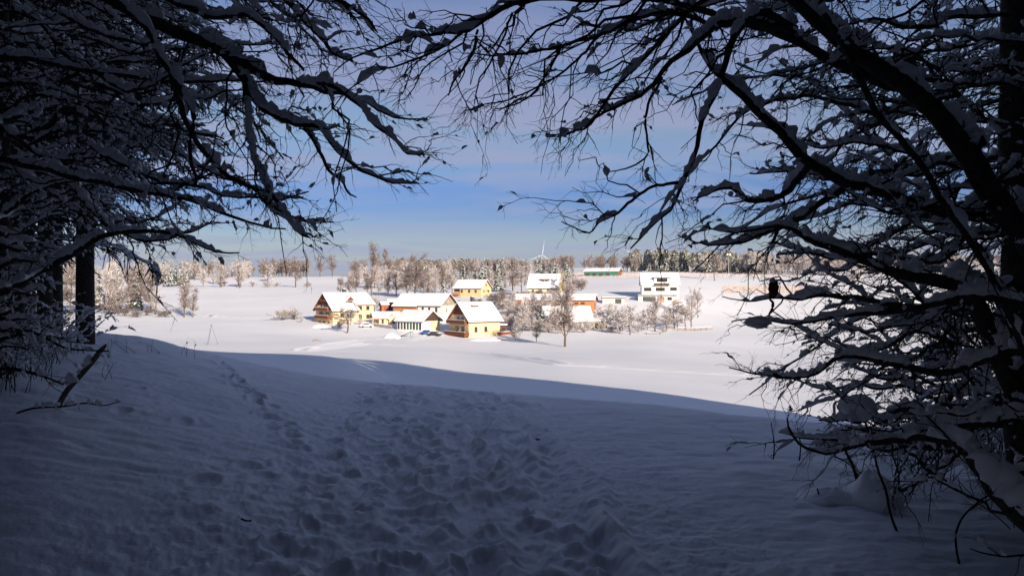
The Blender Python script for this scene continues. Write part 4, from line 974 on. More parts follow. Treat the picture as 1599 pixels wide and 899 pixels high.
    for px, py, hp, k in ((533, 450, 34, 'birch'), (545, 449, 38, 'bare'), (556, 449, 42, 'bare'), (573, 450, 36, 'birch'), (580, 449, 44, 'bare'), (591, 452, 24, 'frost'), (606, 452, 40, 'birch'), (618, 455, 50, 'birch'), (690, 452, 46, 'bare'), (680, 458, 44, 'frost'), (706, 445, 42, 'frost')):
        plant_px(k, px, py, hp, .8, 'slender bare tree in the loose row on the slope above the barn', g, Y=trs.uniform(372, 400))
    g = 'trees of the grove at the left field edge'
    for px, hp, k in ((155, 60, 'spruce'), (170, 70, 'frost'), (185, 78, 'frost'), (200, 74, 'bare'), (212, 66, 'spruce'), (224, 80, 'birch'), (236, 72, 'birch'), (243, 40, 'frost'), (180, 50, 'brownbush'), (205, 30, 'brownbush'), (128, 76, 'frost'), (110, 80, 'bare'), (90, 76, 'frost'), (70, 80, 'spruce'), (45, 80, 'bare'), (20, 74, 'frost'), (-10, 80, 'spruce'), (140, 60, 'birch')):
        plant_px(k, px, 490, hp, .95, 'frosted tree in the small grove at the left field edge', g, Y=trs.uniform(288, 318))
    for px in (215, 228, 248, 258, 195): plant_px('brownbush', px, 492, trs.uniform(14, 22), 1.6, 'low brown scrub at the foot of the left field grove', 'scrub under the left grove', Y=trs.uniform(283, 292))
    g = 'frosted garden trees between the houses'
    for px, Y, hp, k in ((796, 252, 34, 'bush'), (815, 256, 42, 'whiteapple'), (843, 262, 50, 'whiteapple'), (852, 270, 46, 'frost'), (835, 275, 44, 'frost'), (826, 283, 40, 'bush'), (870, 268, 44, 'whiteapple'), (889, 247, 30, 'bush'), (845, 247, 30, 'bush'), (530, 255, 16, 'bush'), (792, 262, 44, 'whiteapple'), (806, 270, 40, 'bush'), (822, 262, 46, 'whiteapple'), (815, 246, 36, 'whiteapple'), (832, 248, 30, 'bush'), (800, 285, 34, 'bush'), (786, 300, 30, 'brownbush'), (800, 305, 30, 'bush'), (858, 250, 40, 'frost'), (868, 246, 34, 'frost'), (900, 244, 22, 'bush'), (912, 243, 16, 'bush'), (875, 240, 24, 'bush'), (856, 243, 24, 'bush'),
            (918, 250, 26, 'bush'), (936, 262, 44, 'whiteapple'), (948, 258, 48, 'whiteapple'), (962, 256, 46, 'whiteapple'), (973, 254, 50, 'whiteapple'), (1001, 256, 42, 'whiteapple'), (1010, 262, 40, 'whiteapple'), (940, 248, 26, 'bush'), (953, 246, 22, 'bush'), (997, 250, 24, 'bush'), (1040, 262, 42, 'frost'), (1070, 266, 50, 'frost'), (1035, 255, 20, 'bush'), (862, 288, 40, 'frost'), (885, 290, 36, 'frost')):
        plant_px(k, px, 500, hp*(.82 if px > 925 else .95), trs.uniform(.9, 1.15), 'frosted garden tree or bush among the houses right of the front chalet', g, Y=Y)
    g = 'bushes on the garden slope between the upper houses'
    for i in range(26):
        px = trs.uniform(775, 870); Y = trs.uniform(308, 345)
        plant_px(trs.choice(['bush', 'brownbush', 'bush']), px, 0, trs.uniform(12, 24), 1.3, 'snowy bush on the garden slope between the hillside and dormer houses', g, Y=Y)
    for i in range(9):
        px = trs.uniform(885, 912); Y = trs.uniform(350, 430)
        plant_px(trs.choice(['bush', 'frost', 'brownbush']), px, 0, trs.uniform(16, 28), 1.1, 'frosted tree behind the dormer house at the field edge', 'trees between dormer house and field', Y=Y)
    for px in (697, 712, 730, 741, 760, 790, 700, 748): plant_px(trs.choice(['bush', 'brownbush']), px, 0, trs.uniform(9, 15), 1.6, 'low shrub on the slope below the hillside house', 'low shrubs below the hillside house', Y=trs.uniform(300, 335))
    for px, Y, hp in ((578, 285, 26), (586, 290, 30), (574, 292, 34), (612, 298, 16), (562, 262, 14), (548, 262, 20), (470, 272, 12)): plant_px('frost', px, 0, hp, 1.1, 'small frosted tree close behind the left chalet and cottage', 'small trees by the left chalet', Y=Y)
    for px in (480, 540, 350, 395, 432): plant_px('bush', px, 0, trs.uniform(8, 16), 1.5, 'small frosted bush along the upper left field terrace', 'bushes on the upper left terrace', Y=470)
    for px in np.arange(1245, 1300, 14): plant_px('frost', px, 0, trs.uniform(28, 40), 1, 'frosted tree at the right wood\'s lower corner', 'trees at the right wood corner', Y=trs.uniform(540, 560))
VT()
ordinals('bare trees in a loose row on the slope above the barn', '# bare tree from the left in the loose row on the slope above the barn')
ordinals('trees of the grove at the left field edge', '# tree from the left in the frosted grove at the left field edge')
ordinals('scrub under the left grove', '# low brown scrub from the left at the foot of the left grove')
ordinals('frosted garden trees between the houses', '# frosted garden tree or bush from the left among the village houses')
ordinals('bushes on the garden slope between the upper houses', '# snowy bush from the left on the garden slope between the upper houses')
ordinals('trees between dormer house and field', '# frosted tree from the left behind the dormer house')
ordinals('low shrubs below the hillside house', '# low shrub from the left on the slope below the hillside house')
ordinals('small trees by the left chalet', '# small frosted tree from the left close behind left chalet and cottage')
ordinals('bushes on the upper left terrace', '# small frosted bush from the left along the upper left terrace')
ordinals('trees at the right wood corner', '# frosted tree from the left at the right wood\'s lower corner')
wood('ridge_wood', 'brown leafless woods with frosted tops covering the ridge behind the village', [
    ('bare', 610, 875, 480, 700, 8, 11.5, 120), ('frost', 620, 870, 455, 680, 7.5, 11, 90), ('spruce', 700, 900, 440, 560, 9, 14, 26), ('bare', 545, 640, 560, 640, 9, 13, 26), ('frost', 545, 700, 430, 560, 8, 11, 40), ('pine', 640, 800, 500, 620, 10, 13, 22),
    ('bare', 860, 1000, 560, 760, 10, 13, 50), ('frost', 620, 880, 410, 475, 2.5, 6, 90), ('bare', 640, 820, 400, 470, 3, 6, 50)], 11)
wood('right_wood', 'wood of snow crowned pines and dark spruces along the right ridge', [
    ('spruce', 985, 1190, 585, 680, 13, 18, 80), ('pine', 985, 1200, 575, 640, 14, 19, 75), ('frost', 1080, 1300, 565, 640, 10, 16, 50), ('bare', 1190, 1500, 600, 720, 12, 17, 60), ('frost', 1300, 1600, 560, 660, 11, 16, 45)], 12)
wood('left_ridge_wood', 'low bare woods along the left skyline', [('bare', 300, 480, 600, 680, 9, 14, 46), ('frost', 60, 420, 470, 600, 10, 15, 44), ('bare', 405, 480, 590, 640, 11, 14, 22), ('spruce', -100, 300, 470, 600, 12, 18, 40)], 13)
# far hill beyond the right wood
def far_hill():
    n = 80; th = np.linspace(math.atan((1080-799.5)/F), math.atan((2000-799.5)/F), n); rr = np.array([1300, 1450, 1600, 1750])
    prof = np.array([-6, 0, 0, -6]); V = []
    for i, t in enumerate(th):
        px = math.tan(t)*F+799.5; top = np.interp(px, [1080, 1170, 1215, 1260, 1400, 1600, 2000], [425, 416, 407, 404, 405, 398, 404])
        for j, r in enumerate(rr):
            z = zz(top, r*math.cos(t)) if j in (1, 2) else (-5 if j == 0 else 0)
            V.append((math.sin(t)*r, math.cos(t)*r, z))
    idx = np.arange(n*4).reshape(n, 4); Q = np.stack([idx[:-1, :-1], idx[1:, :-1], idx[1:, 1:], idx[:-1, 1:]], -1).reshape(-1, 4)
    o = link('wooded_hill', mesh_np('wooded_hill', np.array(V), Q, M['far_hill'], smooth=True)); tag(o, kind='structure')
M['far_hill'] = mat('far_hill', (.14, .10, .10), .95, .05, noise=.03, col2=(.24, .20, .21), bump=(.12, .8, 6))
far_hill()

# ================================================================== THE FOREST EDGE (in the shade)
EDGE = [(-200,515,40,240),(60,515,40,240),(180,528,30,240),(300,545,30,100),(400,550,30,100),(520,557,40,100),(700,577,40,140),(850,593,36,120),(1000,612,34,100),(1150,635,32,90),(1300,657,30,80),(1500,690,26,70),(1750,730,20,60)]
def forest():
    """the wood behind and beside the camera, whose shade lies over the near slope"""
    rng = np.random.RandomState(4); tl = math.tan(SUN_EL)
    E = np.array([hit(*e) for e in EDGE]); H0 = 24.
    front = []
    for e in E:
        for _ in range(3):
            L = ((gh(*(e[:2]+SUNH*80))+H0)-e[2])/tl
        front.append(e[:2]+SUNH*L)
    front = np.array(front); print('front', front.round().tolist())
    k = np.argsort(front[:, 0]); fx = front[k, 0]; fy = front[k, 1]
    acc = Acc(); N = 0
    def tree(x, y, H, R):
        z = gh(x, y)-.3; n = 15; acc.add(*tubes(np.array([[[x, y, z], [x, y, z+H*.95]]]), np.array([[.26, .05]]), 7), 0)
        for i in range(n):
            f = i/(n-1); zc = z+H*(.10+.86*f); r = R*(1-f)**.6+.3; m = 18
            a = np.arange(m)/m*2*math.pi+rng.rand()*6; rr = r*np.where(np.arange(m) % 2, 1, .62)*rng.uniform(.8, 1.15, m)
            ring = np.stack([x+np.cos(a)*rr, y+np.sin(a)*rr, zc-.16*rr-rng.uniform(0, .25, m)], 1)
            top = np.stack([x+np.cos(a)*.12, y+np.sin(a)*.12, np.full(m, zc+H/n*1.25)], 1)
            V = np.vstack([ring, top]); idx = np.arange(m); nx = (idx+1) % m
            acc.add(V, np.stack([idx, nx, nx+m, idx+m], 1), 1)
            V2 = np.vstack([ring*np.array([1, 1, 1])+(top-ring)*.12+[0, 0, .16], top+(ring-top)*.25+[0, 0, .2]])
            acc.add(V2, np.stack([idx, nx, nx+m, idx+m], 1), 2)
    pts = []
    gx, gy = np.meshgrid(np.arange(-130, 130, 4.6), np.arange(-150, 150, 4.6))
    for x, y in zip(gx.ravel()+rng.uniform(-1.6, 1.6, gx.size), gy.ravel()+rng.uniform(-1.6, 1.6, gx.size)):
        yf = np.interp(x, fx, fy)
        px = x/y*F+799.5 if y > 0 else None
        d = yf-y
        if d < 0 or d > 50: continue
        if np.hypot(x, y+1) < 6 or (y > -3 and abs(x) < .67*y+5.5 and y < 60) or (y >= 60 and 30 < px < 1700): continue
        # the track runs out through the wood
        if abs(x+.2) < 2.2 and y > -14: continue
        lim = H0+max(0, d-3)*tl*.93
        H = min(rng.uniform(21, 27), lim+rng.uniform(-1.3, .3)); pts.append((x, y)); tree(x, y, H, rng.uniform(2.6, 3.6)); N += 1
    for a, b in zip(front[k][:-1], front[k][1:]):      # the dense hem of the wood, rows added to close gaps in its shade
        m = max(1, int(np.hypot(*(b-a))/1.1))
        for i in range(m):
            x, y = a+(b-a)*i/m+rng.uniform(-.5, .5, 2)-[0, 1.5]
            if np.hypot(x, y+1) < 7 or (y > -3 and abs(x) < .67*y+5.5) or (abs(x+.2) < 1.6 and y > -10): continue
            tree(x, y, H0+rng.uniform(-.5, .4), rng.uniform(2.6, 3.4))
            x, y = np.array([x, y])+SUNH*4; tree(x, y, H0+4*tl*.9+rng.uniform(-.5, .3), rng.uniform(2.8, 3.6))
    print('forest trees', N)
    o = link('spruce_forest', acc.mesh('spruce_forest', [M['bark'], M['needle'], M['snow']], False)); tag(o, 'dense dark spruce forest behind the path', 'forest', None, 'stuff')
forest()

def near_spruce_meshes(seed, H=17., Rr=3.4, n=70, lo=.08, hi=.9):
    rng = np.random.RandomState(seed); T = np.array([[[0, 0, -.3], [0, 0, H*.5], [0, 0, H]]]); acc = Acc(); acc.add(*tubes(resample(np.hstack([T[0], [[.17], [.11], [.02]]]), 12)[None, :, :3], np.linspace(.18, .02, 12)[None], 12)); trunk = acc.mesh('trunk', M['bark'], True)
    f = lo+(hi-lo)*np.linspace(0, 1, n)**1.0; a = np.arange(n)*2.4+rng.rand(n); L = Rr*(1-f)**.6*rng.uniform(.75, 1.15, n)
    s = np.linspace(0, 1, 10)
    P0 = np.stack([np.cos(a)[:, None]*L[:, None]*s, np.sin(a)[:, None]*L[:, None]*s, f[:, None]*H+L[:, None]*(.14*s-.26*s**2)], 2)+np.cumsum(rng.normal(size=(n, 10, 3))*.015, axis=1)
    R0 = np.linspace(1, .2, 10)[None]*.022*np.ones((n, 1))
    acc = Acc(); acc.add(*tubes(P0, R0, 5))
    P1, R1 = spawn(rng, P0, R0, 7, (.35, 1.0), (35, 60), .35, 6, .5, .003, .1, 1, .85, .04)
    P2, R2 = spawn(rng, P1, R1, 10, (.10, .28), (35, 60), .3, 4, .7, .003, .05, 1, .8, .04)
    P3, R3 = spawn(rng, P2, R2, 14, (.04, .10), (35, 60), .1, 3, .7, .003, .1, 1, .6, .04)
    acc.add(*tubes(P1, R1+.005, 4), 1); acc.add(*tubes(P2, R2+.005, 3), 1); acc.add(*ribbons(rng, P3, .013), 1)
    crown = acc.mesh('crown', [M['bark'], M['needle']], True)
    acc = Acc()
    for P_, R_x, d, l, w_ in ((P0, R0, 2.2, (.15, .5), (.03, .07)), (P1, R1, 2.4, (.08, .3), (.018, .05)), (P2, R2, 1.8, (.05, .14), (.012, .03))):
        V, Q = snow_on(rng, P_, R_x, d, l, w_, .65, 6, .9)
        if len(Q): acc.add(V, Q)
    return trunk, crown, acc.mesh('snow', M['snow'], True)
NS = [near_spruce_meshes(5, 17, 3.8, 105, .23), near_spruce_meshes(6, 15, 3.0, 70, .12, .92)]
def near_spruce(v, x, y, rz, label, sc_=1.0, group=None):
    o = empty('spruce_tree', (x, y, gh(x, y)-.05), rz); o.scale = (sc_,)*3; tag(o, label, 'tree', group)
    t = link('trunk', NS[v][0], o); c = link('crown', NS[v][1], o); link('snow', NS[v][2], c)

near_spruce(0, *at(133, 0, 15)[:2], 1.0, 'spruce with the bare dark trunk showing at the left edge of the path', 1.0)
for i, (px, Y, v, sc_) in enumerate(((20, 12, 1, 1.0), (70, 19, 0, 1.0), (-110, 9, 0, .9), (-60, 13, 1, .95), (-700, 6, 0, 1.0), (-1500, 4.2, 1, 1.0), (-520, 9, 1, 1.1), (0, 9.5, 1, .8), (40, 17, 0, 1.1), (-190, 10, 1, .9), (-330, 14, 0, 1.0), (-30, 23, 1, 1.15), (90, 24, 0, .9))):
    near_spruce(v, *at(px, 0, Y)[:2], i*1.3, 'snow laden dark spruce in the thicket at the left', sc_, 'spruces crowding the left side')  # outermost ones are unseen, added to shade the near limbs
for i, (px, Y, v, sc_) in enumerate(((2300, 7, 1, 1.0), (3200, 4.5, 0, 1.0), (2100, 10, 0, 1.1), (1760, 9, 0, .9), (1700, 15, 1, 1.0), (1900, 12, 1, 1.1))):
    near_spruce(v, *at(px, 0, Y)[:2], i*1.7+.4, 'dark snow laden spruce behind the right limbs', sc_, 'spruces at the right edge')  # those beyond the frame are added as a wall against sky light

def rnd_limbs(seed, n, x0, x1, y0, y1, Y0, Y1, dirx, l0, l1, dy0, dy1, r=(2.5, 6), **kw):
    """further limbs: start in a box of the picture plane at depth Y0..Y1 and reach out sideways"""
    rr = random.Random(seed); out = []
    for k in range(n):
        px, py, Y = rr.uniform(x0, x1), rr.uniform(y0, y1), rr.uniform(Y0, Y1); L = rr.uniform(l0, l1); dy = rr.uniform(dy0, dy1); bow = rr.uniform(-.28, .26)*L; dY = rr.uniform(-1.2, 1.2)
        r0 = rr.uniform(*r)*.85; p = []; wy = 0; wd = 0; m = 9
        for i in range(m):
            s = i/(m-1); p.append((px+dirx*L*s+rr.uniform(-5, 5), py+dy*L*s-bow*math.sin(s*3.14)+wy, Y+dY*s+wd, r0*(1-.82*s)*(1 if i else .35)+.45)); wy += rr.gauss(0, L*.028); wd += rr.gauss(0, .07)
        out.append(dict(p=p, **kw))
    return out
ordinals('spruces crowding the left side', '# snow laden spruce from the left in the dark left thicket')
ordinals('spruces at the right edge', '# dark snow laden spruce from the left behind the right limbs')
# --- right: the leaning beech and its limbs
RL = [
 [(1640,430,4.6,20),(1560,315,4.5,19),(1500,225,4.4,17),(1440,150,4.3,15),(1370,95,4.2,13),(1310,50,4.1,11),(1250,-5,4.0,9),(1180,-60,3.9,7)],
 [(1470,190,4.4,12),(1420,140,4.5,11),(1360,105,4.5,10),(1300,80,4.6,8),(1240,45,4.6,7),(1160,25,4.6,6),(1090,5,4.6,5),(1010,-15,4.6,4)],
 [(1605,345,5.0,10),(1500,330,5.0,9),(1400,305,4.9,8),(1330,285,4.8,8),(1270,250,4.7,8),(1215,195,4.6,7),(1165,140,4.5,6),(1128,108,4.4,4.4),(1099,68,4.4,3.2),(1082,36,4.4,2.2),(1058,2,4.4,1.2)],
 dict(p=[(1290,20,3.9,5),(1330,90,3.9,5),(1350,130,3.9,5),(1380,190,3.9,5),(1400,215,3.9,5),(1430,260,4.0,5),(1460,315,4.0,5),(1500,370,4.1,5),(1540,430,4.2,5),(1570,490,4.3,5),(1600,560,4.4,4)], d=.5, s=.5),
 dict(p=[(1610,640,4.8,16),(1560,545,4.8,15),(1540,490,4.8,14),(1520,455,4.8,13),(1480,435,4.8,11),(1420,425,4.8,9),(1370,405,4.8,8),(1320,385,4.8,7),(1270,368,4.8,5),(1220,350,4.8,3),(1160,362,4.8,2),(1110,352,4.8,1)], s=1.7),
 dict(p=[(1610,480,4.2,7),(1540,470,4.2,7),(1470,478,4.2,6),(1400,485,4.2,5),(1340,490,4.2,4),(1290,500,4.2,3),(1240,507,4.2,2.2),(1190,508,4.2,1.6),(1148,515,4.2,1)], s=1.5),
 dict(p=[(1610,545,4.5,7),(1540,560,4.5,7),(1470,580,4.5,6),(1400,570,4.5,5),(1340,560,4.5,4),(1290,585,4.5,3),(1240,592,4.5,2.2),(1190,583,4.5,1.6),(1140,575,4.5,1)], s=1.2),
 dict(p=[(1640,840,3.4,20),(1590,795,3.5,17),(1555,755,3.6,14),(1525,720,3.7,11),(1495,692,3.8,8),(1450,686,3.9,6),(1400,690,4.0,5),(1350,695,4.0,4),(1300,707,4.1,3),(1262,698,4.1,2.4),(1243,675,4.1,2),(1238,652,4.1,1.2)], d=.8, s=1.6),
 dict(p=[(1655,640,4.55,9),(1580,650,4.4,7),(1500,650,4.4,7),(1430,655,4.4,6),(1370,668,4.3,4),(1310,660,4.3,3),(1260,658,4.3,2),(1210,645,4.3,1)], s=2.0),
 dict(p=[(1240,45,4.6,7),(1190,32,4.2,6),(1150,60,4.0,6),(1135,100,4.0,5),(1120,150,4.0,4),(1098,185,4.0,4),(1083,249,4.0,3.4),(1065,285,4.0,3),(1052,320,4.0,2.6),(1015,362,4.0,2),(985,395,4.0,1.2)], d=.6, s=.7),
 dict(p=[(1065,285,4.0,3),(1025,291,4.0,2.4),(990,310,4.0,2.4),(965,332,4.0,2),(936,347,4.0,1.6),(918,366,4.0,1.3),(878,351,4.0,.9)], d=.8, s=.8),
 dict(p=[(1240,45,4.6,8),(1190,42,4.4,7.5),(1140,45,4.3,7),(1100,60,4.2,6),(1070,89,4.2,5),(1034,120,4.2,4),(1003,156,4.1,3.4),(967,178,4.1,2.6),(927,196,4.1,2),(885,218,4.1,1.2)], s=.8, d=1.1),
 dict(p=[(1150,-30,3.8,5),(1092,4,3.8,4),(1056,36,3.8,3.6),(1003,89,3.8,3.2),(963,129,3.8,2.8),(927,178,3.8,2.3),(892,200,3.8,1.5),(858,208,3.8,1)], s=.6, d=1.1),
 dict(p=[(1100,-25,3.6,6),(1020,-10,3.6,5),(954,0,3.6,4.5),(870,6,3.6,4),(800,19,3.6,4),(770,35,3.6,3.6),(748,52,3.6,3.2),(700,54,3.6,2.6),(650,60,3.6,2.2),(600,76,3.6,1.8),(562,86,3.6,1.3),(535,105,3.6,.9)], s=.5, d=1.6, l=1.0),
 dict(p=[(722,52,3.6,2.2),(684,72,3.6,2),(640,92,3.65,1.8),(600,104,3.7,1.5),(560,124,3.7,1.2),(530,150,3.7,1),(503,188,3.7,.7)], s=.35, d=1.9, droop=.1),
 dict(p=[(800,20,3.6,2),(784,60,3.6,1.7),(764,95,3.6,1.5),(742,130,3.6,1.2),(735,168,3.6,.8)], s=.5, d=1.9, l=.8),
 dict(p=[(878,71,4.4,2.2),(858,105,4.4,2),(836,140,4.4,1.6),(806,160,4.4,1.2),(775,166,4.4,.8)], s=.6, d=1.9, l=.8),
 dict(p=[(936,53,4.4,2.4),(905,92,4.4,2),(868,122,4.4,1.7),(815,146,4.4,1.3),(760,160,4.4,1),(728,172,4.4,.7)], s=.5, d=1.9, l=.9),
 dict(p=[(1034,120,4.2,2.4),(1010,190,4.2,2),(1015,235,4.2,1.7),(985,262,4.2,1.3),(950,270,4.2,.8)], s=.5, d=1.7, l=.8),
 dict(p=[(746,46,3.6,2),(738,80,3.6,2.6),(722,108,3.6,2.2),(706,128,3.6,1.8),(698,150,3.6,1)], s=1.4, d=1.2),
 dict(p=[(1120,45,4.4,4),(1040,20,4.4,3.6),(985,32,4.4,3.2),(936,53,4.4,3),(878,71,4.4,2.4),(820,82,4.4,2),(770,83,4.4,1.6),(735,76,4.4,1)], s=.5, d=1.6, l=1.1),
 dict(p=[(1270,250,4.7,6),(1225,300,5,5),(1180,310,5,4),(1140,290,5,3),(1110,300,5,2),(1085,312,5,1)], s=1, d=1.3),
 dict(p=[(1330,285,4.8,6),(1270,330,5,5),(1200,362,5,4),(1150,378,5,2.6),(1105,382,5,1.8),(1050,372,5,1)], s=1, d=1.2),
 dict(p=[(1440,481,4.2,5),(1380,474,4.3,4.5),(1330,462,4.4,4),(1285,460,4.5,3.4),(1250,466,4.6,2.6),(1215,462,4.6,2),(1180,465,4.6,1.2),(1140,458,4.6,.8)], s=.6, d=.9),
]
RL1 = RL
RL2 = rnd_limbs(1, 20, 1380, 1700, -60, 300, 4.6, 7.5, -1, 200, 420, -.25, .45, s=1.1, d=1.0) + rnd_limbs(2, 30, 1480, 1720, 150, 560, 4.8, 8, -1, 200, 420, -.35, .30, s=1.3, d=1.0)
RL3 = rnd_limbs(3, 22, 1460, 1720, 430, 720, 4.6, 8, -1, 150, 285, -.15, .25, s=1.3, d=1.0) + rnd_limbs(9, 10, 1480, 1640, 560, 760, 5, 7, -1, 60, 200, -1.2, -.3, s=1.0, d=1.0) + rnd_limbs(12, 14, 1150, 1450, -130, -25, 5, 7, -1, 140, 330, -.1, .7, s=1.0, d=.8, r=(2, 4))
hero_tree('beech_tree', 'leaning beech at the right with thick snow covered limbs arching over the path', [(1700, 950, 4.4, 40), (1672, 760, 4.5, 36), (1650, 560, 4.6, 32), (1640, 430, 4.6, 28), (1650, 250, 4.8, 25), (1660, 0, 5, 22), (1660, -300, 5.2, 16)], RL1, 21, dens1=9, dens2=15, l1=(.15, .7), shade_canopy=((3.0, 4.6, 4.5), 56, (-3, 8), (-5, 10), 4))
b1 = ground_at(1625, 6.2)
hero_tree('beech_tree', 'straight dark beech at the far right edge, its upper limbs heavy with snow', [(1612, 800, 6.2, 34), (1598, 560, 6.2, 30), (1592, 300, 6.2, 27), (1588, 0, 6.2, 23), (1590, -300, 6.2, 18)], RL2, 22, dens1=9, dens2=13, l1=(.2, .8))
hero_tree('beech_sapling', 'tangled young beech with drooping snowy twigs low on the right', [(1660, 830, 6.8, 16), (1640, 640, 6.8, 13), (1620, 480, 6.8, 10), (1600, 300, 6.8, 6)], RL3, 23, dens1=9, dens2=13, l1=(.2, .7))
# --- left
LL = [
 [(60,-60,4.6,12),(185,0,4.6,11),(250,28,4.6,10),(300,52,4.6,9.5),(345,72,4.6,9),(380,92,4.6,8),(415,112,4.6,7),(445,122,4.6,6),(493,129,4.6,4.5),(516,145,4.6,3.6),(547,149,4.6,3),(578,160,4.6,2.6),(605,176,4.6,2.2),(640,187,4.6,1.6),(668,189,4.6,1)],
 dict(p=[(150,-50,4.2,6),(192,3,4.2,6),(235,50,4.2,5.5),(252,90,4.2,5),(270,120,4.2,5),(285,150,4.2,4),(297,180,4.2,4),(292,230,4.2,3),(300,285,4.2,2)], s=2.2, d=.7),
 dict(p=[(-80,90,4.8,5),(0,95,4.8,5),(60,99,4.8,4.6),(120,106,4.8,4),(200,116,4.8,3.6),(260,126,4.8,3),(330,129,4.8,2.4),(400,128,4.8,1.4)], s=1.8),
 dict(p=[(-80,225,5,6),(0,240,5,5),(70,252,5,5),(130,267,5,4.6),(200,284,5,4),(260,294,5,3.4),(330,310,5,2.8),(390,332,5,2),(440,338,5,1.2)], s=1.9),
 dict(p=[(345,75,4.6,7),(385,120,4.6,6),(410,160,4.6,5),(440,180,4.6,4.4),(475,195,4.6,4),(507,202,4.6,3.4),(533,231,4.6,3),(556,249,4.6,2.6),(587,271,4.6,2.2),(622,285,4.6,1.8),(657,285,4.6,1)], s=1.8, d=.9),
 dict(p=[(493,129,4.6,4),(540,142,4.4,3.6),(569,165,4.4,3),(596,200,4.4,2.4),(622,218,4.4,2),(645,241,4.4,1.6),(668,238,4.4,1)], s=1.4, d=.7),
 dict(p=[(440,180,4.6,4),(472,196,4.65,3.6),(492,225,4.7,3),(510,260,4.8,2.6),(533,285,4.8,2),(545,303,4.8,1.5),(556,308,4.8,1)], s=1.2, d=.9),
 dict(p=[(383,118,4.6,5),(386,165,4.5,4),(392,220,4.4,4),(404,267,4.3,3.6),(427,311,4.3,3),(447,345,4.3,2.4),(463,365,4.3,1.8),(478,372,4.3,1)], s=2.0, d=.9),
 dict(p=[(-90,500,6,7),(0,466,6,6.5),(60,436,6,5.5),(120,402,6,5),(180,376,6,4.2),(240,372,6,3.2),(300,380,6,2.4),(345,396,6,1.6),(380,402,6,1)], s=1.8, d=1.0, l=.7, droop=.0),
 dict(p=[(200,-40,4.5,5),(290,10,4.5,5),(340,30,4.5,4),(380,25,4.5,4),(430,60,4.5,3.4),(455,90,4.5,3),(475,112,4.5,2)], s=1.8, d=1.1),
 dict(p=[(380,-60,4.9,5),(430,-10,4.9,4.6),(460,20,4.9,4),(495,60,4.9,3.4),(520,85,4.9,2.8),(545,95,4.9,1.4)], s=1.7, d=1.4),
 dict(p=[(440,-60,4.6,4),(500,-15,4.6,3.4),(540,10,4.6,3),(570,30,4.6,2.4),(590,55,4.6,1.2)], s=1.2, d=1.6),
 dict(p=[(270,120,4.2,4),(285,175,4.4,4),(310,228,4.7,4),(350,270,4.9,4),(400,300,4.9,3.4),(430,330,4.9,2.4),(470,342,4.9,1.6),(520,340,4.9,1)], s=1.5, d=1.2),
]
hero_tree('beech_tree', 'beech reaching in from the upper left, snowy twigs hanging against the sky', [(-260, 900, 5, 40), (-230, 500, 5, 34), (-200, 200, 5, 30), (-120, -60, 4.9, 22), (-60, -300, 4.8, 14)], LL, 31, dens1=9, dens2=15, l1=(.15, .65), shade_canopy=((-4.2, 4.8, 4.5), 56, (-9, 3), (-5, 10), 4))
L2 = rnd_limbs(5, 34, -120, 140, -60, 240, 5, 8, 1, 180, 400, -.15, .34, droop=.12, s=1.8, d=1.0) + rnd_limbs(6, 14, 150, 440, -130, -25, 5, 7, 1, 100, 230, .1, .9, s=1.6, d=1.1, r=(2, 4))
hero_tree('beech_tree', 'second beech at the left filling the shade with snow striped boughs', [(-90, 800, 7.5, 26), (-70, 500, 7.5, 23), (-60, 200, 7.5, 20), (-40, -100, 7.5, 17), (-30, -400, 7.5, 12)], L2, 32, dens1=10, dens2=13, l1=(.2, .8))
L3 = rnd_limbs(7, 20, -120, 60, 240, 370, 6, 10, 1, 130, 250, -.2, .08, s=1.8, d=1.0, l=.8, droop=.08) + rnd_limbs(8, 16, -170, 0, 400, 560, 5, 8, 1, 80, 150, -.7, .35, s=1.8, d=1.2, l=.7)
hero_tree('beech_sapling', 'bushy young beech with low snowy boughs on the left bank', [(-60, 640, 7, 12), (-50, 500, 7, 10), (-40, 380, 7, 8), (-30, 240, 7, 4)], L3, 33, dens1=9, dens2=12, l1=(.2, .7))
hero_tree('beech_tree', 'tall unseen beech added behind the viewer to shade the path', [(1.9, -5.5, -1.7, .24), (1.8, -5.4, 1.5, .21), (1.7, -5.4, 5, .18), (1.6, -5.3, 11, .1)], [], 34, shade_canopy=((1.7, -5.4, 4.0), 46, (-7, 7), (-12, 4), 6))  # out of view, added so its crown dims the foreground

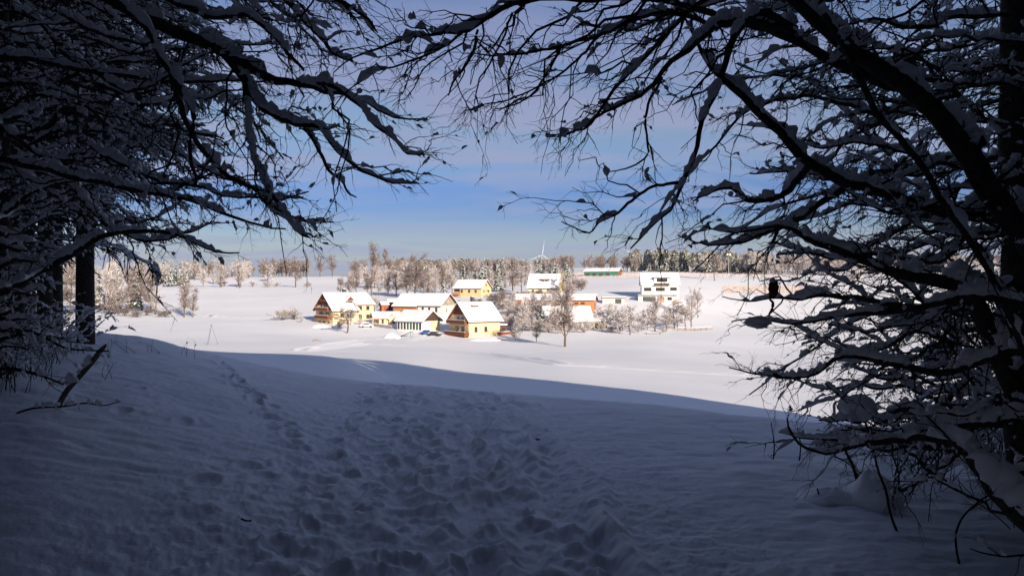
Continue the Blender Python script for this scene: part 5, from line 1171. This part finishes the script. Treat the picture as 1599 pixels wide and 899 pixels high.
# --- saplings and shrubs rising from the snow
def shrub(name, label, px, Y, n, H, seed, lean=(0, 0), spread=.5, snow=1.0, r=.008, d1=6, cat='shrub', group=None, curve=.2):
    rng = np.random.RandomState(seed); x = (px-799.5)/F*Y; b = np.array([x, Y, gh(x, Y)-.06]); root = empty(name, b); tag(root, label, cat, group)
    s = np.linspace(0, 1, 12); P = np.zeros((n, 12, 3))
    for k in range(n):
        a = rng.uniform(0, 6.28); sp = spread*rng.rand(); h = H*rng.uniform(.6, 1); o = rng.normal(size=2)*.10*(n > 1)
        P[k, :, 0] = o[0]+lean[0]*s+math.cos(a)*sp*s**1.4+curve*math.sin(a*3)*s**2*.5; P[k, :, 1] = o[1]+lean[1]*s+math.sin(a)*sp*s**1.4; P[k, :, 2] = h*(s-.18*spread*s**3)
    P += np.cumsum(rng.normal(size=P.shape)*.006, axis=1); R0 = r*np.linspace(1, .3, 12)[None]*rng.uniform(.7, 1.1, (n, 1))
    acc = Acc(); acc.add(*tubes(P, R0, 6)); P1, R1 = spawn(rng, P, R0, d1, (.08, .4), n=6, t0=.25, rmin=.0015); P2, R2 = spawn(rng, P1, R1, 8, (.04, .14), n=4, rmin=.0011, wob=.07)
    if len(P1): acc.add(*tubes(P1, R1, 4))
    if len(P2): acc.add(*tubes(P2, R2, 3))
    st = link('stem', acc.mesh('stem', M['twig']), root)
    if snow:
        acc = Acc()
        for P_, R_x, d, w_ in ((P, R0, 2*snow, (.006, .02)), (P1, R1, 3*snow, (.006, .018)), (P2, R2, 1.2*snow, (.004, .01))):
            if len(P_):
                V, Q = snow_on(rng, P_, R_x, d, (.04, .14), w_, 1.1, 6, .8)
                if len(Q): acc.add(V, Q)
        if acc.n: link('snow', acc.mesh('snow', M['snow']), st)
    return root
def stem(name, label, pts, seed, d1=3, cat='sapling', snow=.5, mt='twig', l1=(.08, .3), cap=None):
    if 0 < pts[0][0] < 1599 and pts[0][1] < 899:
        f = hit(pts[0][0], pts[0][1]-4, 3, 60)[1]/pts[0][2]; pts = [(p[0], p[1], p[2]*f, p[3]) for p in pts]; cap = [(c[0], c[1], c[2]*f, c[3]) for c in (cap or [])]
    rng = np.random.RandomState(seed); A = resample([np.append(at(p[0], p[1], p[2]), p[3]*p[2]/F) for p in pts], 18); b = A[0, :3].copy()
    b = np.array([b[0], b[1], gh(b[0], b[1])]); A[:, 2] += 0; root = empty(name, b); tag(root, label, cat)
    A[0, 2] = min(A[0, 2], b[2]-.05)
    P = A[None, :, :3]-b; R0 = A[None, :, 3]; acc = Acc(); acc.add(*tubes(P, R0, 8)); P1, R1 = spawn(rng, P, R0, d1, l1, n=6, t0=.3, rmin=.0015); P2, R2 = spawn(rng, P1, R1, 9, (.03, .1), n=4, rmin=.0011, wob=.07)
    if len(P1): acc.add(*tubes(P1, R1, 4))
    if len(P2): acc.add(*tubes(P2, R2, 3))
    st = link('stem', acc.mesh('stem', M[mt]), root); acc = Acc()
    for P_, R_x, d, w_ in ((P, R0, 2*snow, (.006, .015)), (P1, R1, 4*snow, (.006, .016))):
        if len(P_):
            V, Q = snow_on(rng, P_, R_x, d, (.04, .12), w_, 1.1, 6, .8)
            if len(Q): acc.add(V, Q)
    for (px, py, Y, rp) in (cap or []): 
        c = at(px, py, Y)-b; k = rp*Y/F; O = np.array([[c+[t*k, 0, 0] for t in (-1, -.75, -.3, .2, .7, 1)]]); rad = np.array([[.05, .45, .62, .66, .42, .04]])*k
        V, Q = tubes(O+np.array([0, 0, 1])*0, rad, 10); V = V+rng.normal(size=V.shape)*k*.035; acc.add(V, Q)
    if acc.n: link('snow', acc.mesh('snow', M['snow']), st)
    return root
stem('sapling', 'thin dark sapling capped with snow, left one of the two low at the right', [(1346, 772, 6.2, 2.5), (1337, 745, 6.2, 2.4), (1331, 725, 6.2, 2.3), (1320, 703, 6.2, 2.1), (1312, 680, 6.2, 1.8)], 41, cap=[(1308, 686, 6.2, 26), (1290, 694, 6.2, 16)])
stem('sapling', 'longer thin leaning sapling, right one of the two low at the right', [(1404, 838, 5.2, 2.2), (1390, 800, 5.2, 2.1), (1384, 768, 5.2, 2), (1370, 730, 5.2, 1.9), (1364, 700, 5.2, 1.8), (1350, 655, 5.2, 1.8), (1340, 625, 5.2, 1.2)], 42, d1=3, cap=[(1340, 636, 5.2, 32)])
stem('twig', 'short curved dead twig poking from the snow left of the saplings', [(1287, 789, 5.9, 1.6), (1280, 775, 5.9, 1.4), (1276, 762, 5.9, 1)], 43, d1=0, snow=0, cat='twig')
stem('bramble', 'arching bramble stem bending into the snow at the lower right', [(1500, 886, 4.1, 1.8), (1494, 860, 4.1, 1.8), (1492, 838, 4.1, 1.8), (1500, 812, 4.1, 1.6), (1522, 788, 4.1, 1.4), (1550, 770, 4.1, 1.1), (1600, 760, 4.1, .9)], 44, d1=2, cat='bramble')
stem('bramble', 'low snowy bramble at the very bottom right corner', [(1640, 880, 3.9, 2), (1600, 866, 3.9, 1.8), (1570, 868, 3.9, 1.6), (1540, 864, 3.9, 1.3), (1515, 856, 3.9, .9)], 45, d1=5, snow=1, cat='bramble')
for i, (px, py) in enumerate(((1248, 722), (1207, 722), (1432, 755), (1470, 752), (1400, 745))):
    p = hit(px, py, 4, 30); stem('grass_stalk', 'thin dry stalk standing in the snow at the lower right', [(px, py, p[1], 1.2), (px+2, py-25, p[1], 1), (px-3, py-55-8*i, p[1], .7)], 50+i, d1=2, snow=0, cat='stalk')['group'] = 'dry stalks at the lower right'
# drifted snow leaning on the sapling
h = heap('snow_drift', 'small pointed snow drift leaning against the left sapling', 1362, 800, .22, .28, .26, 'snow', Y=6.1, cat='snow drift', seed=6)
heap('snow_drift', 'low rounded drift left of the pointed one', 1300, 800, .35, .3, .10, 'snow', Y=6.2, cat='snow drift', seed=7)
for i, (px, Y) in enumerate(((1420, 8.0), (1480, 7.0), (1540, 8.2), (1600, 7.0), (1500, 9.5), (1570, 6.2), (1450, 9.0), (1560, 10), (1640, 8), (1620, 5.4))):
    shrub('undergrowth_shrub', 'snow laden undergrowth shrub beneath the right limbs', px, Y, 9, .8+.15*(i % 3), 60+i, spread=1.0, snow=2.6, r=.005, d1=9, group='undergrowth shrubs at the right')
for i, (px, Y) in enumerate(((0, 9), (40, 10), (80, 11), (-60, 8.5), (20, 12), (110, 13), (-20, 9.5), (60, 9.4), (-90, 9), (95, 16), (-50, 11), (15, 8.4))):
    shrub('undergrowth_shrub', 'snow laden undergrowth shrub on the left bank', px, Y, 12, .9+.2*(i % 3), 80+i, spread=1.2, snow=2.8, r=.005, d1=9, group='undergrowth shrubs on the left bank')
for i, (px, Y) in enumerate(((170, 13), (200, 14.5), (240, 15.5), (150, 10), (290, 17))):
    shrub('undergrowth_shrub', 'thin bare twiggy shrub on the crest right of the dark trunk', px, Y, 4, .42, 100+i, spread=.5, snow=.4, r=.005, group='thin shrubs on the left crest')
ordinals('undergrowth shrubs at the right', '# snow laden shrub from the left beneath the right limbs')
ordinals('undergrowth shrubs on the left bank', '# snow laden shrub from the left on the left bank')
ordinals('thin shrubs on the left crest', '# thin bare twiggy shrub from the left on the crest beside the dark trunk')
ordinals('dry stalks at the lower right', '# thin dry stalk from the left in the lower right snow')
# broken stump branch on the left bank
o = stem('broken_branch', 'pale broken branch sticking up out of the snow on the left bank', [(88, 640, 6.0, 4.6), (103, 612, 6.0, 4.4), (122, 590, 6.0, 4.2), (143, 566, 6.0, 4), (156, 549, 6.0, 4.6), (166, 538, 6.0, 1.5)], 46, d1=3, mt='stump', snow=5, cat='branch')
stem('twig', 'dark horizontal twig across the snow beneath the broken branch', [(20, 646, 5.7, 1.8), (60, 636, 5.7, 1.7), (100, 634, 5.7, 1.5), (135, 629, 5.7, 1.2), (160, 633, 5.7, 1), (188, 626, 5.7, .7)], 47, d1=6, snow=3, cat='twig')
for i, pts in enumerate(([(-60, 560, 5.2, 4), (0, 530, 5.2, 3), (50, 520, 5.2, 2.4), (110, 545, 5.2, 1.5), (170, 548, 5.2, 1)], [(-60, 610, 5, 4), (10, 575, 5, 3), (60, 585, 5, 2), (100, 600, 5, 1)])):
    stem('bent_twig', ('upper' if i == 0 else 'lower')+' long bent twig arching over the left bank snow', pts, 48+i, d1=6, snow=1.4, cat='twig', l1=(.1, .4))
# withered leaf cluster hanging from a right twig
def lump(name, label, c, r, m_, seed, parent=None, cat=None, scale=(1, 1, 1), n=12):
    rng = np.random.RandomState(seed); s = np.linspace(-1, 1, n); O = np.zeros((1, n, 3)); O[0, :, 2] = s*r*scale[2]; rad = np.sqrt(np.clip(1-s*s, .0004, 1))[None]*r
    V, Q = tubes(O, rad, 12); V = V*np.array([scale[0], scale[1], 1]); V = V+rng.normal(size=V.shape)*r*.09
    o = link(name, mesh_np(name, V, Q, M[m_], smooth=True), parent); o.location = tuple(float(v) for v in c)
    if label: tag(o, label, cat)
    return o
c = at(1208, 450, 4.2); r = empty('withered_leaf', c); tag(r, 'dark withered leaf clump with a curled tail hanging from a bare twig at the right', 'leaf')
k = 4.2/F
lump('clump', None, (0, 0, 0), 9*k, 'dead_leaf', 3, r, scale=(.85, .8, 1.7)); lump('snow', None, (-1*k, 0, 11*k), 7*k, 'snow', 4, r, scale=(.8, .8, .5))
acc = Acc(); T = resample([np.append((np.array([x, 0, -y])*k), w_*k) for x, y, w_ in ((-4, 8, 3.0), (-6, 17, 1.8), (-1, 22, 2.2), (-2, 32, 2.6), (-8, 40, .6))], 12); acc.add(*tubes(T[None, :, :3], T[None, :, 3], 7)); link('tail', acc.mesh('tail', M['dead_leaf']), r)
c = at(1183, 503, 4.2); r = link('snow_lump', None) if False else lump('snow_lump', 'single angular lump of snow resting on a thin twig end at the right', c, 13*k, 'snow', 8, None, 'snow lump', (1.6, .9, .75))
# debris on the snow
def leaf(label, px, py, s, seed):
    p = hit(px, py, 3, 40); rng = np.random.RandomState(seed); n = 7; u = np.linspace(-1, 1, n); V = []; 
    for t in u:
        w_ = .55*math.sqrt(max(1-t*t, .01)); V += [(t*s, -w_*s, .25*s*t*t), (t*s, 0, -.1*s+.2*s*t*t), (t*s, w_*s, .35*s*t*t)]
    V = np.array(V); V = np.vstack([V, V+[0, 0, .002]]); Q = []
    for q in (0, 3*n):
        for i in range(n-1):
            for j in (0, 1): a = q+i*3+j; Q.append([a, a+3, a+4, a+1])
    o = link('fallen_leaf', mesh_np('fallen_leaf', V, np.array(Q), M['dead_leaf'], smooth=True)); x, y, z = p
    z += float(near_disp(np.array([x]), np.array([y]))[0])+.03
    o.location = (x, y, z); o.rotation_euler = (rng.uniform(-.4, .4), rng.uniform(-.4, .4), rng.uniform(0, 6)); tag(o, label, 'leaf')
leaf('brown fallen leaf on the snow left of the trampled path', 384, 820, .035, 1)
leaf('tiny dark leaf on the crest of the path, upper left', 561, 617, .04, 2)
leaf('tiny dark leaf lower on the path near its middle', 613, 654, .03, 3)
leaf('tiny dark leaf on the smooth snow right of the path', 840, 685, .03, 4)

# the snow lying in countless lumps on twigs
for o in bpy.data.objects:
    if o.parent and o.name.split('.')[0] == 'snow' and o.data and o.data.materials and o.data.materials[0] == M['snow']: o['kind'] = 'stuff'

def haze():
    m = bpy.data.materials.new('haze'); m.use_nodes = True; nt = m.node_tree; nt.nodes.clear()
    out = nt.nodes.new('ShaderNodeOutputMaterial'); v = nt.nodes.new('ShaderNodeVolumePrincipled'); v.inputs['Color'].default_value = (.86, .90, 1, 1)
    v.inputs['Density'].default_value = HAZE; v.inputs['Anisotropy'].default_value = .3; nt.links.new(v.outputs[0], out.inputs['Volume'])
    o = MB().box(-2600, 2600, -2600, 2700, -20, 150).build('haze', m); tag(o, 'thin cold haze softening the far ridge', 'haze', None, 'stuff')
HAZE = .00012
haze()
